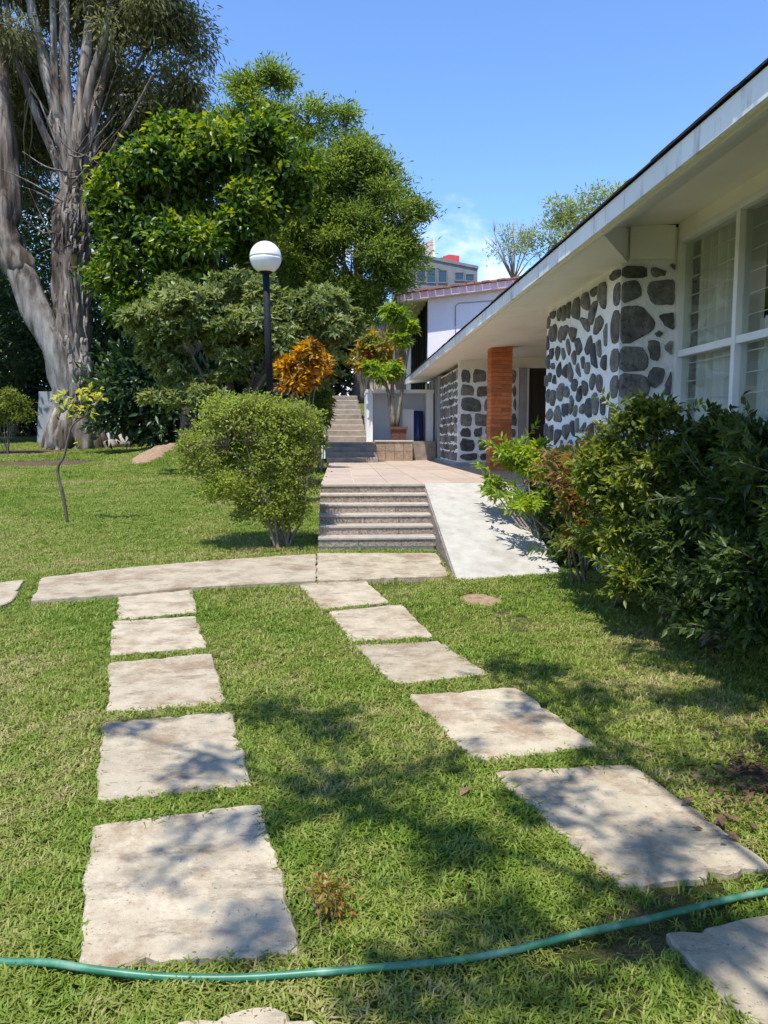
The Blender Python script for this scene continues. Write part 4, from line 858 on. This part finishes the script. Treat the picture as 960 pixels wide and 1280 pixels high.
m.build('branches', 'bare_twig', bt); foliage('crown', [lobe(640,310,40,26,46)], 60, 12, 0.3, 0.2, 0.07, 'leaf_pale', bt, 7)

# -- clipped round bush on the lawn
YB1 = gnd(352, 686).y; bb = gnd(352, 686)
cb_ = T('clipped_bush', bb, 'round clipped bush with several bare stems on the lawn beside the stairs', 'bush')
lob = [lobe(*q, YB1) for q in ((305,560,72,56),(345,575,48,58),(265,565,40,52),(320,530,70,30),(360,560,32,40),(300,610,58,40),(340,620,42,38),(365,610,26,40),(325,645,34,22),(362,645,24,28),(345,660,22,16))]
_, C = foliage('foliage', lob, 1900, 18, 0.07, 0.042, 0.023, 'leaf_topiary', cb_, 31, shell=0.3, up=0.6, jit=0.8, sub=6, subsize=0.4)
foliage('sprigs', [lobe(308,556,84,60,YB1,0.78), lobe(330,590,72,60,YB1,0.66)], 330, 11, 0.06, 0.044, 0.02, 'leaf_topiary', cb_, 32, shell=0.06, up=0.4)
m = MB(); rr = random.Random(2); forks = []
for k in range(8):
    s = bb + Vector((rr.uniform(-.09, .09), rr.uniform(-.08, .08), -0.03)); c = Vector(rr.choice(lob)[0]); e = c + Vector((rr.uniform(-.2, .2), rr.uniform(-.2, .2), rr.uniform(0, .2)))
    md = s.lerp(e, 0.5) + Vector((rr.uniform(-.1, .1), rr.uniform(-.1, .1), 0)); forks += [md, e, s.lerp(md, 0.7)]; m.tube(spline([s, s.lerp(md, .5), md, e], 3), list(np.linspace(0.026, 0.008, 10)), 6, 0.1, k)
twigs(m, forks, C, 260, 4, 0.006, 4); m.build('stems', 'shrub_bark', cb_)

# -- crotons
def shrub(name, label, lobes, base, mat, n_cl, per, cr, L, W, seed, stems=6, sr=0.012, cat='shrub', group=None, bark='shrub_bark', tw=40, shoots=0, sh_len=1.0, **kw):
    t = T(name, base, label, cat, group); o, C = foliage('foliage', lobes, n_cl, per, cr, L, W, mat, t, seed, **kw)
    m = MB(); rr = random.Random(seed); fr = []
    for k in range(stems):
        s = Vector(base)+Vector((rr.uniform(-.08, .08), rr.uniform(-.08, .08), -0.03)); l = rr.choice(lobes); e = Vector(l[0]) + Vector([rr.uniform(-.4, .4)*q for q in l[1]])
        md = s.lerp(e, .5)+Vector((rr.uniform(-.08, .08), rr.uniform(-.08, .08), 0.05)); fr += [md, e, md.lerp(e, .5)]; m.tube(spline([s, md, e], 4), list(np.linspace(sr*1.4, sr*0.5, 9)), 6, 0.1, k)
    twigs(m, fr, C, tw, seed, sr*0.4, 4)
    if shoots:
        g = np.random.default_rng(seed+7); P = []; D = []; N = []
        for k in range(shoots):
            l = lobes[g.integers(len(lobes))]; d = rand_dir(1, g)[0]; d[2] = abs(d[2])*0.9+0.15; d[0] -= 0.25; d /= np.linalg.norm(d); a = np.array(l[0])+d*np.array(l[1])*0.75; ln = g.uniform(0.15, 0.42)*sh_len; dr = g.uniform(0.0, 0.35)
            q = [a+d*ln*u+np.array([0, 0, -dr*ln*u*u]) for u in np.linspace(0, 1, 6)]; m.tube([Vector(v) for v in q], list(np.linspace(sr*0.4, sr*0.15, 6)), 4, 0, 0, False)
            nl = int(8+ln*40)
            for j in range(nl):
                u = (j+1)/nl; ax = q[min(4, int(u*5))+1]-q[min(4, int(u*5))]; ax = ax/np.linalg.norm(ax); sd = np.cross(ax, g.normal(size=3)); sd /= np.linalg.norm(sd)
                P.append(a+d*ln*u+np.array([0, 0, -dr*ln*u*u])); D.append(sd*0.8+ax*0.6); N.append(g.normal(size=3)*0.4+np.array([0, 0, 1.0]))
        n = len(P); link('shoots', leaf_mesh('shoots', np.array(P), np.array(D), np.array(N), L*g.uniform(0.7, 1.3, n), W*g.uniform(0.8, 1.2, n)), mat, t)['kind'] = 'stuff'
    m.build('stems', bark, t); return t
shrub('croton', 'orange and yellow leaved croton bush right of the lamp post', [lobe(*q, 15) for q in ((378,452,26,20),(362,470,18,20),(396,468,16,20),(380,485,24,16))], gpos(378, 15), 'leaf_croton', 120, 13, 0.09, 0.19, 0.06, 51, rosette=True, up=0.8, sub=3, subsize=0.5)
shrub('croton', 'green and orange croton at the foot of the lavender house, above the upper stairs', [lobe(*q, 24) for q in ((468,430,22,16),(458,448,20,18),(482,450,18,16),(470,462,25,14))], gpos(468, 24), 'leaf_croton_green', 150, 13, 0.12, 0.24, 0.07, 52, rosette=True, up=0.8)
shrub('leafy_plant', 'low green leafy plants on the bank left of the short upper stairs', [lobe(*q, 16) for q in ((388,535,16,20),(378,560,14,18),(395,555,12,20),(372,520,14,14))], gpos(388, 16), 'leaf_feather', 150, 13, 0.1, 0.15, 0.045, 53, rosette=True, cat='plant')
shrub('leafy_plant', 'dark strappy plant beside the small white post at the upper stairs', [lobe(*q, 19) for q in ((398,520,14,22),(400,500,12,16))], gpos(398, 19), 'leaf_feather_dark', 110, 13, 0.12, 0.22, 0.05, 54, rosette=True, cat='plant')
# -- potted tree on the planter
pb = at(498, 535, 20.2); pb.z = ZP+0.03
pot = empty('flower_pot', pb, 'square brown clay pot standing on the tan planter wall', 'pot')
MB().add([(pb.x-.17, 20.03, pb.z), (pb.x+.17, 20.03, pb.z), (pb.x+.17, 20.37, pb.z), (pb.x-.17, 20.37, pb.z), (pb.x-.21, 19.99, pb.z+.33), (pb.x+.21, 19.99, pb.z+.33), (pb.x+.21, 20.41, pb.z+.33), (pb.x-.21, 20.41, pb.z+.33)],
         [(0,3,2,1),(0,1,5,4),(1,2,6,5),(2,3,7,6),(3,0,4,7),(4,5,6,7)]).build('pot_body', 'terracotta', pot)
m = MB(); z = pb.z+.33; m.box((pb.x-.23, 19.97, z-.05), (pb.x-.18, 20.43, z+.02)); m.box((pb.x+.18, 19.97, z-.05), (pb.x+.23, 20.43, z+.02)); m.box((pb.x-.18, 19.97, z-.05), (pb.x+.18, 20.02, z+.018)); m.box((pb.x-.18, 20.38, z-.05), (pb.x+.18, 20.43, z+.018)); m.build('pot_rim', 'terracotta', pot)
pt = T('potted_tree', (pb.x, 20.2, pb.z+.3), 'slim potted tree with tufts of lime green leaves on bare stems', 'tree')
m = MB(); tip = []
for a in (((490,520),(491,470),(494,430),(490,398)), ((496,520),(505,470),(512,430),(514,412)), ((492,520),(490,480),(498,440),(500,425)), ((491,520),(485,490),(478,470),(470,465))):
    q = [at(x, y, 20.2) for x, y in a]; q[0].z = pb.z+.3; tip.append(q[-1]); m.tube(spline(q, 5), list(np.linspace(0.055, 0.02, 16)), 7, 0.1, len(tip))
m.build('trunk', 'shrub_bark', pt)
foliage('crown', [lobe(*q, 20.2) for q in ((490,392,14,9),(500,398,10,8),(514,410,7,6),(500,424,11,8),(505,428,7,5),(465,462,10,8),(480,470,16,8),(493,465,8,8))], 190, 12, 0.1, 0.19, 0.07, 'leaf_lime', pt, 55, rosette=True, shell=0.5)

# -- shrubs along the house wall
def lx_(px, py, rx, ry, X, dy=None):
    c = onx(px, py, X); k = c.y/F; return (tuple(c), (rx*k, dy if dy else (rx+ry)*0.5*k, ry*k))
def gb_(X, Y): return Vector((X, Y, ground_z(X, Y)-0.03))
shrub('lime_shrub', 'light lime green young shrub leaning over the edge of the white ramp', [lx_(*q) for q in ((640,572,18,20,1.95),(660,590,26,28,2.1),(625,615,20,16,1.88),(655,632,28,14,1.95),(680,585,24,30,2.3),(690,630,22,26,2.35),(615,605,9,8,1.8))], gb_(2.36, 8.3), 'leaf_lime', 300, 13, 0.06, 0.085, 0.036, 61, stems=9, up=0.9, flat=0.6, sub=4, subsize=0.45, shoots=26)
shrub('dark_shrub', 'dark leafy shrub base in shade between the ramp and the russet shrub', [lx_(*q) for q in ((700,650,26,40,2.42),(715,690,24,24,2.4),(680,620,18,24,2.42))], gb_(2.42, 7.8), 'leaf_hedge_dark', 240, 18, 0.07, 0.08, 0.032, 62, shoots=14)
shrub('russet_shrub', 'shrub with russet orange young leaves in front of the stone pillar', [lx_(*q) for q in ((715,592,22,28,2.07),(730,620,26,40,2.12),(712,630,14,26,2.07),(740,582,20,24,2.17),(725,670,22,30,2.12))], gb_(2.3, 7.1), 'leaf_russet', 260, 14, 0.06, 0.062, 0.027, 63, sub=4, subsize=0.45, shoots=34)
shrub('golden_shrub', 'tall yellow green shrub in front of the white window jamb', [lx_(*q) for q in ((800,547,34,34,2.22),(770,592,36,40,2.12),(815,592,40,45,2.27),(790,630,45,40,2.17),(760,620,26,40,2.07),(785,680,45,40,2.17),(828,527,16,20,2.32),(750,690,24,30,2.12),(800,730,40,28,2.17))], gb_(2.38, 6.3), 'leaf_hedge', 640, 18, 0.065, 0.068, 0.030, 64, stems=16, tw=120, sub=5, subsize=0.42, shoots=90, sh_len=0.75)
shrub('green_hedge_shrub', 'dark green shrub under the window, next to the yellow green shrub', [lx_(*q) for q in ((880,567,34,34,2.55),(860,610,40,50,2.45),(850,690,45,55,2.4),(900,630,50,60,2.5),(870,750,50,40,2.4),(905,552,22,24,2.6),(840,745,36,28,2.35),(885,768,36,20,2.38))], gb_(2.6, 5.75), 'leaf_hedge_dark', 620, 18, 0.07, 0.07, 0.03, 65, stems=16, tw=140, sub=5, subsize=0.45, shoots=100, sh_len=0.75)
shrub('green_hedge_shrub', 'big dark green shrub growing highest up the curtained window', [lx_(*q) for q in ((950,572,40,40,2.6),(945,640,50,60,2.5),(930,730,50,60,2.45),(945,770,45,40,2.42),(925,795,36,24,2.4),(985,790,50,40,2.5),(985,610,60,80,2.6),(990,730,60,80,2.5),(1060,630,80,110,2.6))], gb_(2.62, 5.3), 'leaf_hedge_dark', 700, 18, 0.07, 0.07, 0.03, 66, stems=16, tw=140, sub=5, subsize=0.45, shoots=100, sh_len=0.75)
# -- far left small bush, post slab, rocks, sapling
shrub('garden_bush', 'yellow green rounded bush left of the shaggy tree foot', [lobe(*q, 26) for q in ((12,505,16,18),(25,515,14,18),(2,520,14,18),(-15,515,18,24))], gpos(12, 26), 'leaf_hedge', 260, 18, 0.12, 0.1, 0.045, 71)
q = at(54, 512, 33); MB().prism([(q.x-0.35, 1.0), (q.x+0.5, 1.0), (q.x+0.5, q.z+0.75), (q.x-0.15, q.z+0.75)], 'y', 33, 33.25).build('concrete_pier', 'grey_concrete', None, label='grey concrete pier behind the foot of the shaggy tree', cat='pier')
q = at(127, 520, 33); bx = empty('roadside_box', (q.x, 33, 1.3), 'white box with red top seen low behind the shaggy trunk', 'box')
MB().cbox((q.x-0.30, 33, 1.3), (q.x+0.30, 33.6, q.z-0.05), 0.02).build('box_body', 'white_paint', bx); MB().cbox((q.x-0.36, 32.95, q.z-0.05), (q.x+0.36, 33.65, q.z+0.2), 0.05).build('box_top', 'red_paint', bx)
def rock(px, py, r, label, seed):
    c = gnd(px, py); bmv = []; n = 14; vs = []; fs = []
    for i in range(9):
        for k in range(n):
            th = math.pi*(i+0.5)/9; ph = 2*math.pi*k/n; d = Vector((math.sin(th)*math.cos(ph), math.sin(th)*math.sin(ph), math.cos(th))); w = r*(1+0.3*mnoise.noise(d*1.6+Vector((seed, 0, 0))))
            vs.append(Vector((c.x, c.y, c.z+r*0.5))+Vector((d.x*w, d.y*w, d.z*w*0.8)))
    fs = [(i*n+k, (i+1)*n+k, (i+1)*n+(k+1) % n, i*n+(k+1) % n) for i in range(8) for k in range(n)] + [tuple(range(n)), tuple(8*n+n-1-k for k in range(n))]
    props(MB().add(vs, fs, True).build('rock', 'rock'), label, 'rock', 'rocks by the shaggy tree')
rock(155, 560, 0.40, 'pale rounded rock right of the shaggy tree foot', 1); rock(137, 561, 0.28, 'smaller dark rock wedged between the shaggy tree foot and the pale rock', 5)
sb = gnd(85, 656); sap = T('sapling', sb, 'thin crooked sapling with few yellow green leaves on the lawn', 'sapling'); YS_ = sb.y
def sp(x, y, d=0): return at(x, y, YS_+d)
m = MB(); m.tube(spline([sb-Vector((0, 0, .03)), sp(80, 625), sp(72, 588), sp(80, 570), sp(86, 545), sp(92, 530), sp(112, 515), sp(126, 497)], 4), list(np.linspace(0.026, 0.010, 29)), 8, 0.15, 1)
m.tube(spline([sp(88, 540), sp(88, 520), sp(78, 498)], 4), list(np.linspace(0.012, 0.005, 9)), 6); m.tube([sp(92, 530), sp(102, 510), sp(100, 495)], [0.01, 0.007, 0.004], 6); m.tube([sp(104, 520), sp(118, 500), sp(112, 488)], [0.008, 0.006, 0.004], 6)
m.build('stem', 'bark', sap)
rr = random.Random(12)
tips = [(126,490),(122,500),(118,494),(112,486),(100,492),(104,500),(98,512),(78,494),(72,495),(84,498),(88,515),(108,510),(115,515),(95,520),(75,505),(97,552),(100,487),(128,497),(110,498),(90,505)]
lr = np.random.default_rng(4)
for k, (x, y) in enumerate(tips):
    n = 5; P = np.array([sp(x, y, rr.uniform(-.1, .1))]*n) + lr.normal(size=(n, 3))*0.02; D = lr.normal(size=(n, 3)) + np.array([0, 0, 0.1]); N = lr.normal(size=(n, 3))*0.5+np.array([0, -.4, 1])
    link('leaf', leaf_mesh('leaf', P, D, N, np.full(n, 0.10), np.full(n, 0.055)), 'leaf_sapling', sap)
# -- small red tinged weed by the slab, tuft of dry grass, dead leaves
wb = gnd(410, 1150); shrub('weed', 'small weed with red tinged leaves beside the widest slab', [lobe(*q, wb.y) for q in ((410,1118,20,18),(420,1132,22,12),(402,1108,10,10))], wb, 'leaf_weed', 44, 6, 0.03, 0.034, 0.013, 81, sr=0.0016, cat='plant', tw=8)
rng = np.random.default_rng(5); n = 260
c = np.array([[*gnd(942+rng.normal()*36, 980+rng.normal()*30, 0.02)] for _ in range(n)]); c[:, 2] += rng.uniform(0.0, 0.045, n)
o = link('leaf_litter', leaf_mesh('leaf_litter', c, rng.normal(size=(n, 3))*np.array([1, 1, .25]), rng.normal(size=(n, 3))*0.5+np.array([0, 0, 1]), rng.uniform(.025, .075, n), rng.uniform(.010, .03, n), fold=0.3, curl=-0.1), 'dry_leaf'); props(o, 'scattered brown dead leaves on the grass beside a slab', 'litter', kind='stuff')
for (x, y, a, lab) in ((851,1006,0.3,'dark curled dead leaf on the long edge of the fifth slab of the stair row'),(903,1033,1.2,'dark curled dead leaf between the fifth slab of the stair row and the leaf litter'),(925,1052,2.2,'dark curled dead leaf at the corner of the fifth slab of the stair row'),(575,995,0.8,'lone brown dead leaf on the grass between the two slab rows')):
    p = gnd(x, y, 0.037); D = np.array([[math.cos(a), math.sin(a), 0.08]]*1); 
    props(link('dry_leaf', leaf_mesh('dry_leaf', np.array([[0., 0., 0.]]), D, np.array([[0., 0., 1.]]), np.array([0.075]), np.array([0.042]), fold=0.35, curl=-0.15), 'dry_leaf', None, p), lab, 'leaf', 'dead leaves on the slabs')

# -- the tree over the viewer's head whose boughs dapple the foreground
SHD = [(250,965,55,22),(215,1085,50,35),(330,890,35,16),(420,915,60,22),(470,1010,80,45),(560,1075,60,40),(400,975,40,25),(560,960,40,22),(650,895,30,14),(730,875,60,24),(810,825,50,14),(690,850,40,12),(880,880,60,24),(690,1005,85,26),(840,1075,70,34),(780,1150,110,26),(610,1170,90,26),(500,1250,110,36),(310,1180,30,14),(900,975,70,36),(680,1250,80,26),(870,1200,60,22),(150,920,22,10),(620,840,26,10),(330,1040,25,30),(940,930,40,30),(760,960,40,14),(880,1160,50,20)]
tb = Vector((2.3, -3.2, ground_z(2.3, -3.2)-0.05)); ot = T('shade_tree', tb, 'spreading tree behind the viewer whose boughs dapple the foreground lawn')
lob = []; rr = random.Random(21)
for (x, y, rx, ry) in SHD:
    p = gnd(x, y); h = rr.uniform(5.4, 6.6); e = gnd(x, y-ry); f = gnd(x, y+ry); c = p + SUN_V*(h/SUN_V.z)
    lob.append((tuple(c), (rx*p.y/F*0.95, max(0.1, (e.y-f.y)/2)*0.95, 0.3)))
_, C = foliage('crown', lob, 430, 14, 0.10, 0.085, 0.034, 'leaf_hedge', ot, 91, shell=0.8, up=1.0, sub=6, subsize=0.42)
m = MB(); fk = Vector((2.0, -2.2, 4.2)); m.tube(spline([tb, Vector((2.25, -3.0, 2)), fk], 6), list(np.linspace(0.26, 0.17, 13)), 12, 0.15, 4)
hubs = [Vector((0.2, 0.2, 5.5)), Vector((1.3, 0.8, 5.7)), Vector((2.4, 0.9, 5.6)), Vector((0.3, 1.6, 6.0)), Vector((1.6, 2.4, 6.1)), Vector((-0.9, 1.0, 5.7))]
limbs(m, fk, hubs, 0.045, 4, r1=0.015); twigs(m, hubs, [l[0] for l in lob], len(lob), 4, 0.018); m.build('trunk', 'bark', ot)

# ================================================================== GRASS
def inside(x, y, poly):
    r = np.zeros(len(x), bool); n = len(poly); j = n-1
    for i in range(n):
        xi, yi = poly[i]; xj, yj = poly[j]
        cnd = ((yi > y) != (yj > y)) & (x < (xj-xi)*(y-yi)/((yj-yi) if yj != yi else 1e-9)+xi); r ^= cnd; j = i
    return r
def shrink(poly, d):
    c = np.mean(np.array(poly), axis=0); out = []
    for p in poly:
        v = c-np.array(p); L = np.linalg.norm(v); out.append(tuple(np.array(p)+v/L*min(d*1.4, L*0.5)))
    return out
def blade_tuft(seed, nb, h, spread, w):
    rg = np.random.default_rng(seed); vs = []; fs = []
    for k in range(nb):
        a = rg.uniform(0, 2*math.pi); r = spread*math.sqrt(rg.random()); b0 = np.array([r*math.cos(a), r*math.sin(a), -0.006])
        la = rg.uniform(0, 2*math.pi); lean = rg.uniform(0.35, 1.5); hh = h*rg.uniform(0.55, 1.25); d = np.array([math.cos(la), math.sin(la), 0]); s = np.array([-d[1], d[0], 0])*w*rg.uniform(0.7, 1.2)*0.5
        m1 = b0+d*hh*0.28*lean+np.array([0, 0, hh*0.55]); tp = b0+d*hh*0.85*lean+np.array([0, 0, hh*(0.95-0.35*lean)])
        i = len(vs); vs += [b0-s*0.7, b0+s*0.7, m1+s, m1-s, tp]; fs += [(i, i+1, i+2, i+3), (i+3, i+2, i+4)]
    me = bpy.data.meshes.new('grass_tuft'); me.from_pydata([tuple(v) for v in vs], [], fs); me.polygons.foreach_set('use_smooth', [True]*len(fs)); me.update(); me.materials.append(MATS['grass']); return me
tcol = bpy.data.collections.new('grass_tufts')
for k in range(5):
    tcol.objects.link(bpy.data.objects.new('grass_tuft', blade_tuft(k, 11, 0.048, 0.028, 0.0062)))
rng = np.random.default_rng(77)
def scatter(x0f, x1f, y0, y1, dens, sc, keep=None):
    n = int((y1-y0)*(max(x1f(y0), x1f(y1))-min(x0f(y0), x0f(y1)))*dens); y = rng.uniform(y0, y1, n); x = rng.uniform(min(x0f(y0), x0f(y1)), max(x1f(y0), x1f(y1)), n)
    ok = (x > x0f(y)) & (x < x1f(y))
    return x[ok], y[ok], np.full(ok.sum(), sc)
bands = [scatter(lambda y: -0.62*y-0.7, lambda y: np.minimum(0.6*y+1.5, 3.1), 1.4, 3.6, 2300, 1.0), scatter(lambda y: -0.62*y-0.7, lambda y: np.minimum(0.6*y+1.5, 3.1), 3.6, 6.0, 1700, 1.05),
         scatter(lambda y: -0.62*y-0.7, lambda y: np.minimum(0.5*y, 3.1), 6.0, 9.6, 1100, 1.15), scatter(lambda y: -0.64*y-0.7, lambda y: y*0-0.2, 9.6, 15, 650, 1.35), scatter(lambda y: -0.64*y-0.7, lambda y: y*0-0.2, 15, 22, 330, 1.7), scatter(lambda y: -0.64*y-0.7, lambda y: y*0-0.6, 22, 33, 130, 2.2)]
X = np.concatenate([b[0] for b in bands]); Yy = np.concatenate([b[1] for b in bands]); S = np.concatenate([b[2] for b in bands])
bad = np.zeros(len(X), bool)
for k, h in enumerate(HOLES): bad |= inside(X, Yy, shrink(h, 0.012))
X, Yy, S = X[~bad], Yy[~bad], S[~bad]
pn = np.array([mnoise.noise(Vector((x*1.1, y*1.1, 3.0)))+0.6*mnoise.noise(Vector((x*3.3, y*3.3, 9.0))) for x, y in zip(X, Yy)])
bare = np.clip((pn-0.22)*2.0, 0, 0.85)*np.clip((X+0.8)*1.5, 0.15, 1)
k = rng.random(len(X)) > bare; X, Yy, S, pn = X[k], Yy[k], S[k], pn[k]
S = S*(1.0-0.28*np.clip(pn, -1, 1))*rng.uniform(0.75, 1.25, len(X))
Zz = np.array([ground_z(x, y) for x, y in zip(X, Yy)])
me = bpy.data.meshes.new('grass'); me.vertices.add(len(X)); me.vertices.foreach_set('co', np.stack([X, Yy, Zz], 1).ravel())
at_s = me.attributes.new('size', 'FLOAT', 'POINT'); at_s.data.foreach_set('value', S.astype(np.float32))
at_r = me.attributes.new('turn', 'FLOAT', 'POINT'); at_r.data.foreach_set('value', rng.uniform(0, 6.283, len(X)).astype(np.float32))
at_k = me.attributes.new('pick', 'INT', 'POINT'); at_k.data.foreach_set('value', rng.integers(0, 5, len(X)).astype(np.int32))
me.update(); grass = props(link('grass', me, 'grass'), 'short green lawn grass around the slabs', 'grass', kind='stuff')
ng = bpy.data.node_groups.new('grass_scatter', 'GeometryNodeTree')
ng.interface.new_socket('Geometry', in_out='INPUT', socket_type='NodeSocketGeometry'); ng.interface.new_socket('Geometry', in_out='OUTPUT', socket_type='NodeSocketGeometry')
gi = ng.nodes.new('NodeGroupInput'); go = ng.nodes.new('NodeGroupOutput'); ip = ng.nodes.new('GeometryNodeInstanceOnPoints'); ci = ng.nodes.new('GeometryNodeCollectionInfo')
ci.inputs['Collection'].default_value = tcol; ci.inputs['Separate Children'].default_value = True; ci.inputs['Reset Children'].default_value = True
def nattr(nm, dt):
    a = ng.nodes.new('GeometryNodeInputNamedAttribute'); a.data_type = dt; a.inputs['Name'].default_value = nm; return a.outputs['Attribute']
cx = ng.nodes.new('ShaderNodeCombineXYZ'); ng.links.new(nattr('turn', 'FLOAT'), cx.inputs['Z'])
e2r = ng.nodes.new('FunctionNodeEulerToRotation'); ng.links.new(cx.outputs[0], e2r.inputs[0])
ng.links.new(gi.outputs[0], ip.inputs['Points']); ng.links.new(ci.outputs[0], ip.inputs['Instance']); ip.inputs['Pick Instance'].default_value = True
ng.links.new(nattr('pick', 'INT'), ip.inputs['Instance Index']); ng.links.new(e2r.outputs[0], ip.inputs['Rotation']); ng.links.new(nattr('size', 'FLOAT'), ip.inputs['Scale'])
ng.links.new(ip.outputs[0], go.inputs[0])
md = grass.modifiers.new('scatter', 'NODES'); md.node_group = ng
